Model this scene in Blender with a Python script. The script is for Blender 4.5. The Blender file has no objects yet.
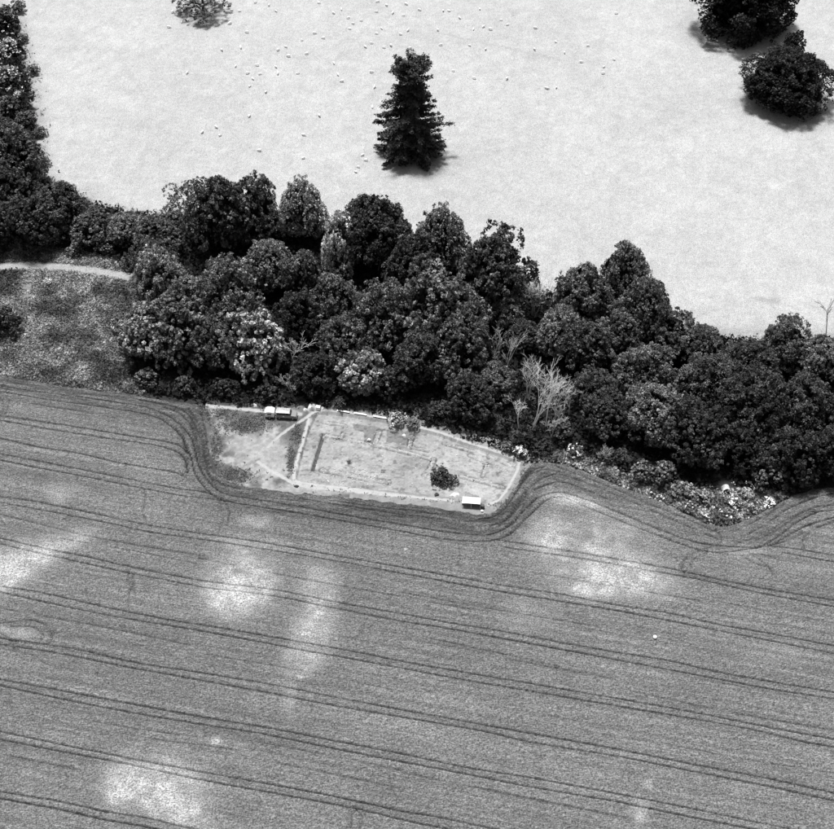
import bpy, bmesh, math, random
import numpy as np
from mathutils import Vector, Matrix

# ------------------------------------------------------------------ camera, sky, sun, exposure
CAM_H, PITCH, FPX = 234.0, math.radians(44.0), 1445.0      # height (m), depression, focal length in photo pixels
CX, CY = 417.0, 414.5
scene = bpy.context.scene
col = scene.collection
cam_d = bpy.data.cameras.new('camera')
cam_d.sensor_fit = 'HORIZONTAL'; cam_d.sensor_width = 36.0
cam_d.lens = 36.0 * FPX / 834.0
cam_d.clip_start = 1.0; cam_d.clip_end = 9000.0
cam = bpy.data.objects.new('camera', cam_d); col.objects.link(cam)
cam.location = (0, 0, CAM_H); cam.rotation_euler = (math.pi/2 - PITCH, 0, 0)
scene.camera = cam

SUN_EL, SUN_AZ = math.radians(75.0), math.radians(-28.0)   # azimuth clockwise from +Y (away from camera)
world = bpy.data.worlds.new('World'); scene.world = world; world.use_nodes = True
wn = world.node_tree; wn.nodes.clear()
sky = wn.nodes.new('ShaderNodeTexSky'); sky.sky_type = 'NISHITA'; sky.sun_disc = False
sky.sun_elevation = SUN_EL; sky.sun_rotation = SUN_AZ; sky.dust_density = 3.0
bw = wn.nodes.new('ShaderNodeRGBToBW')                     # black-and-white film
bg = wn.nodes.new('ShaderNodeBackground'); bg.inputs['Strength'].default_value = 0.06
wo = wn.nodes.new('ShaderNodeOutputWorld')
wn.links.new(sky.outputs[0], bw.inputs[0]); wn.links.new(bw.outputs[0], bg.inputs[0]); wn.links.new(bg.outputs[0], wo.inputs[0])
sun_d = bpy.data.lights.new('sun', 'SUN'); sun_d.energy = 2.9; sun_d.angle = math.radians(10.0)
sun_d.color = (1, 1, 1)
sun = bpy.data.objects.new('sun', sun_d); col.objects.link(sun)
sd = Vector((math.sin(SUN_AZ)*math.cos(SUN_EL), math.cos(SUN_AZ)*math.cos(SUN_EL), math.sin(SUN_EL)))
sun.rotation_euler = sd.to_track_quat('Z', 'Y').to_euler()
sun.location = (0, 300, 400)
vs = scene.view_settings
vs.view_transform = 'Standard'; vs.look = 'None'; vs.gamma = 1.0; vs.exposure = 1.12; vs.use_curve_mapping = False

# ------------------------------------------------------------------ pixel <-> ground
SP, CP = math.sin(PITCH), math.cos(PITCH)
def at(px, py, z=0.0):
    u = (px - CX)/FPX; v = (CY - py)/FPX
    dx, dy, dz = u, CP + v*SP, -SP + v*CP
    t = (z - CAM_H)/dz
    return Vector((dx*t, dy*t, z))
def proj(x, y, z):
    zz = z - CAM_H
    dep = y*CP - zz*SP
    return CX + FPX*x/dep, CY - FPX*(y*SP + zz*CP)/dep
def pxm(p):                                                # photo pixels per metre at a point
    return FPX/(p.y*CP - (p.z - CAM_H)*SP)
def gpoly(pts): return np.array([at(a, b)[:2] for a, b in pts])

# ------------------------------------------------------------------ numpy helpers
rng = np.random.default_rng(7)
def vnoise(x, y, seed=0):
    xi = np.floor(x).astype(np.int64); yi = np.floor(y).astype(np.int64)
    fx = x - xi; fy = y - yi
    fx = fx*fx*(3-2*fx); fy = fy*fy*(3-2*fy)
    def h(a, b):
        n = (a*374761393 + b*668265263 + seed*974634777) & 0x7fffffff
        n = ((n ^ (n >> 13))*1274126177) & 0x7fffffff
        n = (n ^ (n >> 16))
        return (n & 0xffff)/65535.0
    return (h(xi, yi)*(1-fx) + h(xi+1, yi)*fx)*(1-fy) + (h(xi, yi+1)*(1-fx) + h(xi+1, yi+1)*fx)*fy
def fbm(x, y, seed=0, o=4):
    s = 0; a = .5; t = 0
    for k in range(o):
        s = s + a*vnoise(x*2**k, y*2**k, seed+k); t += a; a *= .55
    return s/t
def inpoly(x, y, P):
    r = np.zeros(x.shape, bool); n = len(P); j = n-1
    for i in range(n):
        xi, yi = P[i]; xj, yj = P[j]
        if yi != yj:
            r ^= ((yi > y) != (yj > y)) & (x < (xj-xi)*(y-yi)/(yj-yi) + xi)
        j = i
    return r
def segdist(x, y, P, closed=False, cap=1e9):
    d = np.full(x.shape, cap)
    Q = list(P) + ([P[0]] if closed else [])
    for (ax, ay), (bx, by) in zip(Q[:-1], Q[1:]):
        vx, vy = bx-ax, by-ay
        t = np.clip(((x-ax)*vx + (y-ay)*vy)/(vx*vx+vy*vy+1e-9), 0, 1)
        d = np.minimum(d, np.hypot(x-ax-t*vx, y-ay-t*vy))
    return d
def catmull(P, n=6):
    P = np.asarray(P, float)
    Q = np.vstack([2*P[0]-P[1], P, 2*P[-1]-P[-2]])
    out = []
    for i in range(1, len(Q)-2):
        for k in range(n):
            t = k/n
            out.append(.5*((2*Q[i]) + (Q[i+1]-Q[i-1])*t + (2*Q[i-1]-5*Q[i]+4*Q[i+1]-Q[i+2])*t*t + (3*Q[i]-Q[i-1]-3*Q[i+1]+Q[i+2])*t**3))
    out.append(P[-1]); return np.array(out)
def sstep(a, b, x):
    t = np.clip((x-a)/(b-a), 0, 1); return t*t*(3-2*t)

# ------------------------------------------------------------------ materials
def mat(name, base=0.3, rough=0.85, spec=0.25, attr=None, amul=None, island=0.0, objcol=False, noises=(), bump=None, transl=0.0, metal=0.0):
    m = bpy.data.materials.new(name); m.use_nodes = True
    nt = m.node_tree; N = nt.nodes; L = nt.links
    b = N['Principled BSDF']; b.inputs['Roughness'].default_value = rough
    b.inputs['Specular IOR Level'].default_value = spec; b.inputs['Metallic'].default_value = metal
    def math_(op, a, c):
        n = N.new('ShaderNodeMath'); n.operation = op
        for k, v in enumerate((a, c)):
            if isinstance(v, (int, float)): n.inputs[k].default_value = v
            else: L.new(v, n.inputs[k])
        return n.outputs[0]
    if attr:
        a = N.new('ShaderNodeAttribute'); a.attribute_name = attr; val = a.outputs['Fac']
    else:
        v = N.new('ShaderNodeValue'); v.outputs[0].default_value = base; val = v.outputs[0]
    if amul:
        a = N.new('ShaderNodeAttribute'); a.attribute_name = amul; val = math_('MULTIPLY', val, a.outputs['Fac'])
    tc = N.new('ShaderNodeTexCoord')
    for (scale, lo, hi, detail, stretch, rotz) in noises:
        mp = N.new('ShaderNodeMapping'); mp.inputs['Rotation'].default_value = (0, 0, rotz)
        mp2 = N.new('ShaderNodeMapping'); mp2.inputs['Scale'].default_value = (scale*stretch[0], scale*stretch[1], scale*stretch[2])
        L.new(tc.outputs['Object'], mp.inputs[0]); L.new(mp.outputs[0], mp2.inputs[0])
        n = N.new('ShaderNodeTexNoise'); n.inputs['Scale'].default_value = 1.0; n.inputs['Detail'].default_value = detail
        n.inputs['Roughness'].default_value = .65
        L.new(mp2.outputs[0], n.inputs['Vector'])
        r = N.new('ShaderNodeMapRange'); r.inputs['From Min'].default_value = .28; r.inputs['From Max'].default_value = .72
        r.inputs['To Min'].default_value = lo; r.inputs['To Max'].default_value = hi
        L.new(n.outputs['Fac'], r.inputs['Value'])
        val = math_('MULTIPLY', val, r.outputs[0])
    if island:
        g = N.new('ShaderNodeNewGeometry')
        r = N.new('ShaderNodeMapRange'); r.inputs['To Min'].default_value = 1-island; r.inputs['To Max'].default_value = 1+island
        L.new(g.outputs['Random Per Island'], r.inputs['Value']); val = math_('MULTIPLY', val, r.outputs[0])
    if objcol:
        o = N.new('ShaderNodeObjectInfo'); s = N.new('ShaderNodeSeparateColor')
        L.new(o.outputs['Color'], s.inputs[0]); val = math_('MULTIPLY', val, s.outputs[0])
    c = N.new('ShaderNodeCombineColor')
    for k in range(3): L.new(val, c.inputs[k])
    L.new(c.outputs[0], b.inputs['Base Color'])
    if bump:
        n = N.new('ShaderNodeTexNoise'); n.inputs['Scale'].default_value = bump[0]; n.inputs['Detail'].default_value = 3
        L.new(tc.outputs['Object'], n.inputs['Vector'])
        bp = N.new('ShaderNodeBump'); bp.inputs['Strength'].default_value = bump[1]; bp.inputs['Distance'].default_value = bump[2]
        L.new(n.outputs['Fac'], bp.inputs['Height']); L.new(bp.outputs[0], b.inputs['Normal'])
    if transl:
        tr = N.new('ShaderNodeBsdfTranslucent'); mx = N.new('ShaderNodeMixShader'); mx.inputs[0].default_value = transl
        L.new(c.outputs[0], tr.inputs[0]); L.new(b.outputs[0], mx.inputs[1]); L.new(tr.outputs[0], mx.inputs[2])
        L.new(mx.outputs[0], N['Material Output'].inputs[0])
    return m
U = (1, 1, 1)
M = {}
M['ground'] = mat('ground_cover', attr='tone', rough=.95, spec=.1, noises=((.035, .93, 1.05, 4, U, 0), (.3, .90, 1.08, 3, (1, .6, 1), .2), (1.3, .86, 1.11, 3, (1, .6, 1), 0), (3.8, .60, 1.38, 1.5, U, 0)), bump=(2.2, .5, .25))
ROW = 0.205                                                 # drilling direction on the ground (set from the tramlines)
M['crop'] = mat('cereal_crop', attr='tone', rough=.9, spec=.15, noises=((3.6, .28, 1.78, 1.5, U, 0), (1.0, .86, 1.13, 3, (.035, 1.5, 1), ROW), (.06, .9, 1.1, 3, U, 0)), bump=(5, .7, .2))
M['site'] = mat('dug_soil', attr='tone', rough=.95, spec=.1, noises=((3.5, .82, 1.16, 5, U, 0), (.5, .9, 1.1, 4, U, 0)), bump=(5, .5, .08))
M['leaf'] = mat('leaves', base=.135, rough=.55, spec=.16, amul='tone', island=.55, objcol=True, transl=.12)
M['inner'] = mat('shaded_inner_leaves', base=.02, rough=.8, spec=.1, island=.4, objcol=True)  # crown-interior shade put into a darker leaf colour
M['needle'] = mat('needles', base=.034, rough=.6, spec=.2, island=.45)
M['herb'] = mat('herbs', attr='tone', rough=.8, spec=.15, island=.45, transl=.15)
M['bark'] = mat('bark', base=.07, rough=.9, noises=((2, .6, 1.4, 4, (1, 1, .2), 0),))
M['pale_bark'] = mat('pale_bark', base=.40, rough=.85, noises=((2, .6, 1.3, 4, (1, 1, .2), 0),), objcol=True)
M['fleece'] = mat('fleece', base=.75, rough=.95, spec=.05, noises=((9, .85, 1.1, 3, U, 0),), bump=(14, .6, .04))
M['stone'] = mat('stone', base=.38, rough=.9, island=.35, noises=((4, .8, 1.2, 3, U, 0),))
M['white_paint'] = mat('white_paint', base=.78, rough=.4, noises=((3, .93, 1.04, 3, U, 0),))
M['grey_paint'] = mat('grey_paint', base=.2, rough=.35, spec=.5, noises=((2, .95, 1.05, 3, U, 0),))
M['pale_paint'] = mat('pale_paint', base=.62, rough=.35, spec=.5, noises=((2, .85, 1.08, 3, U, 0),))
M['dark_paint'] = mat('dark_paint', base=.05, rough=.4, spec=.5)
M['glass'] = mat('dark_glass', base=.015, rough=.08, spec=.6)
M['rubber'] = mat('rubber', base=.02, rough=.8)
M['chrome'] = mat('bright_metal', base=.6, rough=.25, metal=.9)
M['canvas'] = mat('white_canvas', base=.64, rough=.8, noises=((2.5, .9, 1.05, 4, U, 0),), bump=(6, .3, .04))
M['timber'] = mat('pale_timber', base=.62, rough=.8, noises=((3, .8, 1.1, 3, (.2, 3, 1), 0),))
M['dark_soil'] = mat('dark_soil', base=.05, rough=.95, noises=((6, .6, 1.4, 4, U, 0),), bump=(8, .8, .08))
M['blossom'] = mat('blossom', base=.72, rough=.8, island=.25)

# ------------------------------------------------------------------ object helpers
def tag(o, label=None, cat=None, group=None, kind=None):
    if label: o['label'] = label
    if cat: o['category'] = cat
    if group: o['group'] = group
    if kind: o['kind'] = kind
    return o
def link(name, me, m=None, parent=None):
    if m is not None and not me.materials: me.materials.append(m)
    o = bpy.data.objects.new(name, me); col.objects.link(o)
    if parent: o.parent = parent
    return o
def empty(name, loc, rz=0.0):
    o = bpy.data.objects.new(name, None); col.objects.link(o); o.location = loc; o.rotation_euler = (0, 0, rz)
    o.empty_display_size = .5; return o
def np_mesh(name, V, F, tone=None, smooth=False, fmat=None):
    V = np.asarray(V, np.float32); F = np.asarray(F, np.int32)
    me = bpy.data.meshes.new(name); k = F.shape[1]
    me.vertices.add(len(V)); me.vertices.foreach_set('co', V.ravel())
    me.loops.add(F.size); me.loops.foreach_set('vertex_index', F.ravel())
    me.polygons.add(len(F)); me.polygons.foreach_set('loop_start', np.arange(0, F.size, k, dtype=np.int32))
    me.polygons.foreach_set('loop_total', np.full(len(F), k, np.int32))
    if smooth: me.polygons.foreach_set('use_smooth', np.ones(len(F), bool))
    if fmat is not None: me.polygons.foreach_set('material_index', np.asarray(fmat, np.int32))
    if tone is not None:
        a = me.attributes.new('tone', 'FLOAT', 'POINT'); a.data.foreach_set('value', np.asarray(tone, np.float32))
    me.update(calc_edges=True); me.validate(); return me
def bm_mesh(name, bm, smooth=False):
    me = bpy.data.meshes.new(name); bmesh.ops.recalc_face_normals(bm, faces=bm.faces); bm.to_mesh(me); bm.free()
    if smooth:
        for p in me.polygons: p.use_smooth = True
    return me
def box(bm, c, s, rz=0.0, bev=0.0):
    r = bmesh.ops.create_cube(bm, size=1.0)
    vs_ = r['verts']
    bmesh.ops.scale(bm, vec=s, verts=vs_)
    if bev:
        es = list({e for v in vs_ for e in v.link_edges})
        rr = bmesh.ops.bevel(bm, geom=es, offset=bev, segments=2, affect='EDGES')
        vs_ = list({v for f in rr['faces'] for v in f.verts} | {v for v in vs_ if v.is_valid})
    if rz: bmesh.ops.rotate(bm, cent=(0, 0, 0), matrix=Matrix.Rotation(rz, 3, 'Z'), verts=vs_)
    bmesh.ops.translate(bm, vec=c, verts=vs_); return vs_
def tubes(segs, sides=5):
    """segs: list of (p0, p1, r0, r1) -> verts, quads"""
    V = []; F = []
    for p0, p1, r0, r1 in segs:
        p0 = Vector(p0); p1 = Vector(p1); d = (p1-p0)
        if d.length < 1e-6: continue
        q = d.normalized(); a = q.orthogonal().normalized(); b = q.cross(a)
        n = len(V)
        for p, r in ((p0, r0), (p1, r1)):
            for k in range(sides):
                t = 2*math.pi*k/sides; V.append(p + a*(r*math.cos(t)) + b*(r*math.sin(t)))
        for k in range(sides):
            F.append((n+k, n+(k+1) % sides, n+sides+(k+1) % sides, n+sides+k))
    return np.array([tuple(v) for v in V]), np.array(F)
def leaf_quads(P, Nn, size, r, aspect=1.5):
    """kite-shaped leaf sprays at P facing Nn"""
    n = len(P)
    Nn = Nn/np.maximum(np.linalg.norm(Nn, axis=1, keepdims=True), 1e-6)
    t = r.normal(size=(n, 3)); A = np.cross(Nn, t); A /= np.maximum(np.linalg.norm(A, axis=1, keepdims=True), 1e-6)
    B = np.cross(Nn, A)
    s = np.asarray(size).reshape(-1, 1)
    a = A*s*aspect*.5; b = B*s*.5
    dip = -Nn*s*.18
    V = np.stack([P-a+dip, P+b-a*.15, P+a+dip, P-b-a*.15], 1).reshape(-1, 3)
    F = np.arange(n*4).reshape(n, 4); return V, F
def unit(v): return v/np.maximum(np.linalg.norm(v, axis=-1, keepdims=True), 1e-6)

# ------------------------------------------------------------------ outlines traced from the photograph (pixels)
CROP_EDGE = [(-60, 369), (0, 377), (50, 385), (100, 392), (130, 395), (165, 401), (193, 405), (203, 413), (208, 440), (213, 463), (220, 477), (240, 486), (262, 489),
             (290, 493), (330, 496), (380, 502), (420, 506), (455, 511), (478, 515), (491, 513), (502, 504), (514, 488), (522, 474), (532, 465), (552, 463),
             (577, 469), (602, 479), (632, 491), (662, 503), (692, 517), (708, 525), (720, 527.5), (736, 524), (758, 514), (781, 502), (802, 493), (836, 488), (920, 500)]
PASTURE_EDGE = [(-80, -60), (0, 12), (16, 24), (24, 60), (31, 95), (38, 150), (46, 184), (74, 198), (112, 212), (160, 216), (200, 217), (240, 219), (300, 224), (350, 236), (400, 244), (440, 254),
                (490, 276), (535, 294), (575, 298), (620, 306), (655, 322), (680, 331), (730, 342), (775, 346), (834, 340), (920, 345)]
ce = catmull([tuple(p) for p in gpoly(CROP_EDGE)], 4)
pe = catmull([tuple(p) for p in gpoly(PASTURE_EDGE)], 4)
crop_poly = np.vstack([[(-900, ce[0][1]+60)], ce, [(900, ce[-1][1]-60), (900, -500), (-900, -500)]])
pasture_poly = np.vstack([[(-300, 2500)], pe, [(900, pe[-1][1]), (900, 2500)]])
DIG = [(317, 412.5), (331, 412), (376, 419), (405, 425.5), (440, 434), (470, 445), (500, 454.5), (516.5, 461), (516, 470), (507, 486), (498, 499), (488, 503),
       (462, 497), (440, 496), (400, 491.5), (350, 487), (303, 482), (296, 477), (303, 450), (309, 428)]
dig_poly = gpoly(DIG)
ROUGH = gpoly([(-60, 240), (40, 246), (90, 252), (135, 268), (140, 300), (128, 345), (132, 380), (150, 396), (100, 391), (0, 376), (-60, 368)])
WEST = gpoly([(150, 398), (200, 404), (265, 409), (310, 404), (325, 410), (309, 428), (296, 477), (303, 484), (350, 491), (350, 497), (290, 493), (262, 489), (240, 486), (220, 477), (213, 463), (208, 440), (203, 413), (193, 405)])
HERB = gpoly([(527, 463), (560, 452), (600, 462), (640, 482), (680, 488), (725, 490), (770, 492), (790, 495), (760, 512), (736, 522), (718, 526), (692, 515), (662, 501), (632, 489), (602, 477), (577, 467), (552, 461)])
FARPATH = catmull(gpoly([(-60, 270), (0, 266.5), (35, 266), (70, 268), (105, 272.5), (135, 278)]), 4)
SITE_PATHS = [([(150, 399), (200, 405), (258, 410.5), (300, 414)], .7, .31), ([(306, 418), (290, 428), (277, 438), (268, 447)], .5, .30),
              ([(309, 419), (303, 440), (297, 460), (293.5, 475), (300, 482.5), (350, 488.5), (420, 497.5), (452, 500.5)], .5, .33),
              ([(258, 462), (270, 470), (285, 478.5), (300, 485), (345, 490.5), (400, 496)], .6, .32),
              ([(306, 418), (316, 411), (331, 410), (376, 417), (420, 427), (445, 434), (470, 443), (500, 452.5), (517, 459.5), (518, 468), (508, 487), (498, 500), (487, 505)], .5, .32)]

def axis(lo, hi, step, ext, n=14):
    a = np.arange(lo, hi+step, step)
    g = np.geomspace(step*2, ext, n)
    return np.concatenate([(a[0]-g)[::-1], a, a[-1]+g])

# ------------------------------------------------------------------ ground sheet (pasture, wood floor, rough grass) out to the horizon
gx = axis(-150, 150, .8, 4000); gy = axis(225, 545, .8, 4000)
SB = (at(196, 498)[0]-1, at(526, 498)[0]+4, at(450, 520)[1], at(300, 399)[1]+2)   # box of the finer dig-site sheet
X, Y = np.meshgrid(gx, gy)
wob = 3.0
Xw = X + (fbm(X*.25, Y*.25, 3)-.5)*2*wob; Yw = Y + (fbm(X*.25, Y*.25, 9)-.5)*2*wob
past = inpoly(Xw, Yw, pasture_poly)
dpe = segdist(X, Y, pe, cap=60)
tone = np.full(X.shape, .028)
n1 = fbm(X*.04, Y*.04, 21); n2 = fbm(X*.25, Y*.25, 22)
n4 = fbm(X*.9, Y*1.3, 28, 3); pt = .325*(.94 + .12*n1)*(.93+.14*n2)*(.90+.20*n4)
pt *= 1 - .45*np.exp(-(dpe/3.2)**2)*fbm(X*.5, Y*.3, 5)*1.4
PX, PY = proj(X, Y, 0*X)
for (a, b, rx, ry, amt) in ((775, 186, 7, 3, .2), (790, 203, 6, 2.5, .16), (800, 295, 22, 9, .12), (790, 308, 14, 5, .14), (300, 10, 30, 8, .06), (285, 72, 12, 6, .07),
                            (150, 45, 40, 20, .05), (735, 330, 60, 5, -.16), (770, 300, 18, 3, -.14), (90, 190, 25, 8, -.1), (700, 30, 20, 14, -.22), (740, 105, 14, 12, -.12),
                            (800, 120, 26, 8, -.14), (410, 158, 40, 10, -.12)):  # dark patches beside the lone trees are their soft shadows, painted into the grass
    pt *= 1 + amt*np.exp(-((PX-a)/rx)**2 - ((PY-b)/ry)**2)
for P, wd, amt in (([(430, 30), (470, 40), (520, 51), (560, 60)], .5, .16), ([(755, 298), (780, 303), (800, 309)], .6, .22), ([(640, 322), (690, 328), (740, 334), (800, 328)], .9, .14), ([(735, 24), (790, 30), (834, 38)], .6, .12),
                   ([(240, 40), (300, 60), (350, 95), (380, 140)], .5, .07), ([(120, 60), (150, 110), (140, 170), (130, 205)], .5, .07), ([(560, 90), (640, 130), (720, 200), (834, 250)], .5, .06), ([(460, 175), (520, 200), (600, 220)], .5, .06), ([(700, 290), (760, 280), (834, 290)], .5, -.10)):
    pt *= 1 - amt*np.exp(-(segdist(X, Y, catmull(gpoly(P), 4), cap=50)/wd)**2)*(.4+.9*n2)
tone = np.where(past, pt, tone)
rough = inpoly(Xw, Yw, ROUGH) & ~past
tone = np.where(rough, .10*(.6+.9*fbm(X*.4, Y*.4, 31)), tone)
tone = np.where(inpoly(Xw, Yw, HERB), .10+.16*fbm(X*.4, Y*.4, 33), tone)
dfp = segdist(X, Y, FARPATH, cap=60)
tone = np.where(dfp < 1.1+.5*fbm(X*.6, Y*.6, 8), .27*(.85+.3*fbm(X*.8, Y*.8, 2)), tone)
bare = np.exp(-((PX-27)/8)**2-((PY-290)/14)**2)
tone = tone*(1-bare*.7) + .20*bare*.7
tone = np.where(inpoly(X, Y, crop_poly), .05, tone)
Z = (fbm(X*.6, Y*.6, 41)-.5)*.22*past + (fbm(X*.5, Y*.5, 42)-.5)*.35*(~past)
Z = np.where(inpoly(X, Y, crop_poly), -.12, Z)
Z = np.where((np.abs(X) > 149) | (Y > 544) | (Y < 226), np.where(inpoly(X, Y, crop_poly), -.12, 0), Z)
ins = (X > SB[0]+1.2) & (X < SB[1]-1.2) & (Y > SB[2]+1.2) & (Y < SB[3]-1.2)
near = (X > SB[0]-1.2) & (X < SB[1]+1.2) & (Y > SB[2]-1.2) & (Y < SB[3]+1.2)
Z = np.where(near, -.15, Z); Z = np.where(ins, -2.2, Z)
def grid_faces(ny, nx, keep=None):
    i = np.arange(ny*nx).reshape(ny, nx)
    F = np.stack([i[:-1, :-1], i[:-1, 1:], i[1:, 1:], i[1:, :-1]], -1).reshape(-1, 4)
    return F if keep is None else F[keep.ravel()]
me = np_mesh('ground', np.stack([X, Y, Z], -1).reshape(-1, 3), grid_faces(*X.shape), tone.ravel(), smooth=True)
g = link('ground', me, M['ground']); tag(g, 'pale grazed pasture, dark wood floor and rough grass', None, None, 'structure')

# ------------------------------------------------------------------ dig-site sheet: baulks, trench, rooms, wall stubs, footpaths
sx = np.arange(SB[0], SB[1], .17); sy = np.arange(SB[2], SB[3], .19)
X, Y = np.meshgrid(sx, sy); PX, PY = proj(X, Y, 0*X)
ind = inpoly(X + (vnoise(X*1.1, Y*1.1, 4)-.5)*.25, Y + (vnoise(X*1.1, Y*1.1, 5)-.5)*.25, dig_poly)
dd = segdist(X, Y, dig_poly, closed=True, cap=50)
Z = np.full(X.shape, .03) + (fbm(X*.5, Y*.5, 61)-.5)*.12
tone = np.full(X.shape, .05)
wood_floor = tone.copy()
# west patch: bare soil and weeds
w = inpoly(X + (fbm(X*.3, Y*.3, 14)-.5)*2, Y + (fbm(X*.3, Y*.3, 15)-.5)*2, WEST)
wf = fbm(X*.33, Y*.33, 16, 5)
wt = .09 + .15*sstep(.40, .66, wf)
for (a, b, rx, ry, t) in ((265, 448, 22, 13, .25), (280, 462, 14, 14, .23), (245, 445, 14, 10, .23), (222, 425, 8, 8, .22), (300, 488, 22, 5, .27), (275, 470, 14, 8, .27),
                          (245, 424, 20, 7, .055), (235, 476, 16, 7, .055), (297, 435, 5, 10, .05), (291, 460, 4, 12, .05), (205, 415, 6, 8, .06), (219, 470, 7, 9, .10), (290, 414, 12, 4, .27), (320, 492, 40, 3, .22)):
    k = np.exp(-(((PX-a)/rx)**2 + ((PY-b)/ry)**2)**2)*(.55+.6*wf); k = np.clip(k, 0, 1)
    wt = wt*(1-k) + t*k
wt = wt*(.62+.76*fbm(X*1.4, Y*1.4, 29, 4))
tone = np.where(w, wt, tone)
fringe = (dd < 4.2) & ~ind
tone = np.where(fringe & ~w, .13+.12*fbm(X*.8, Y*.8, 17), tone)
for P, wd, t in SITE_PATHS:
    d = segdist(X, Y, catmull(gpoly(P), 4), cap=20)
    k = np.clip(1 - sstep(wd*.45, wd*1.0, d + (fbm(X*1.3, Y*1.3, 18)-.5)*.5), 0, 1)
    tone = tone*(1-k) + t*k; Z -= .05*k
# dig floor
fl = .25*(.62 + .72*fbm(X*.3, Y*.3, 19, 5))*(.86+.28*fbm(X*1.7, Y*1.7, 20)) - .05*sstep(.58, .7, fbm(X*.22, Y*.5, 27, 5))
zf = -.68 + (fbm(X*1.2, Y*1.2, 23)-.5)*.2
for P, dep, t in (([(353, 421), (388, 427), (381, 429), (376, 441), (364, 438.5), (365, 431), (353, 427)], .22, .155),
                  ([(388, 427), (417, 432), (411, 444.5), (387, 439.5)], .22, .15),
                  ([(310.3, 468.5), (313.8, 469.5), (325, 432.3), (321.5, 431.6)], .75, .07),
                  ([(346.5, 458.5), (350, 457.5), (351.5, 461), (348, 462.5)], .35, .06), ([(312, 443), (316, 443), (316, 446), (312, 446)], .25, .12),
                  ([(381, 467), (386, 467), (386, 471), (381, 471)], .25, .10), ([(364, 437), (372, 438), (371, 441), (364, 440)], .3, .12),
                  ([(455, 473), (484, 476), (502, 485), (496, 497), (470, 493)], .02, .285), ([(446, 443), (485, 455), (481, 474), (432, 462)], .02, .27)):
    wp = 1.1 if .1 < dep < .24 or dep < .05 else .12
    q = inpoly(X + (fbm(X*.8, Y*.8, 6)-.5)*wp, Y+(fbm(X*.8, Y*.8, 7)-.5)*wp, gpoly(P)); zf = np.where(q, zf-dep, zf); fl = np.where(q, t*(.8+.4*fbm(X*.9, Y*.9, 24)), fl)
WALLS = [([(322, 433), (350, 438), (375, 443), (405, 450), (434, 457.5)], .55), ([(434, 457.5), (428, 471)], .6), ([(444, 441), (475, 450), (502, 459.5), (513, 465)], .5),
         ([(470, 453), (486, 461.5), (483, 474)], .5), ([(461, 474), (480, 479), (503, 485)], .5), ([(322, 468), (345, 472), (363, 476), (388, 480)], .7), ([(412, 433), (409, 446)], .6),
         ([(379, 429), (375, 441)], .7), ([(412, 445), (436, 450)], .5), ([(424, 473), (440, 480), (452, 486)], .5), ([(487, 462), (507, 470)], .45), ([(328, 421), (345, 424), (341, 436)], .5)]
stone_pts = []
for P, wd in WALLS:
    G = catmull(gpoly(P), 5); d = segdist(X, Y, G, cap=20)
    k = np.clip(1 - sstep(wd*.5, wd*.75, d), 0, 1)*sstep(.42, .6, fbm(X*.8, Y*.8, 25))
    zf = zf + .2*k; fl = fl*(1-k*.6) + .36*k*.6
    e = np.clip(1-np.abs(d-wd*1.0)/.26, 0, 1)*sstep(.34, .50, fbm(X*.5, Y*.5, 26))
    zf = zf - .24*e; fl = fl*(1-.62*e)  # shadow line along each wall painted dark into the floor tone
    for a, b in zip(G[:-1], G[1:]):
        for q in range(3):
            t = rng.random(); stone_pts.append((a[0]+(b[0]-a[0])*t+rng.normal()*.35, a[1]+(b[1]-a[1])*t+rng.normal()*.35))
fl = fl*(.78+.44*fbm(X*2.6, Y*2.6, 34, 3))*(1-.38*sstep(.60, .70, fbm(X*1.0, Y*1.4, 35, 4)))
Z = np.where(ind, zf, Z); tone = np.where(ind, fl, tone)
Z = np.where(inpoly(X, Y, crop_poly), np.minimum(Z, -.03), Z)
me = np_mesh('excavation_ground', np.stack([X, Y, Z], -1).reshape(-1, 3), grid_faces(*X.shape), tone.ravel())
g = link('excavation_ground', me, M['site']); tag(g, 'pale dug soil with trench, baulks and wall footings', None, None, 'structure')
site_Z = Z; 
def ground_z(x, y):
    if SB[0]+.2 < x < SB[1]-.3 and SB[2]+.2 < y < SB[3]-.3:
        return float(site_Z[int((y-SB[2])/.19), int((x-SB[0])/.17)])
    return 0.0

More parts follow.
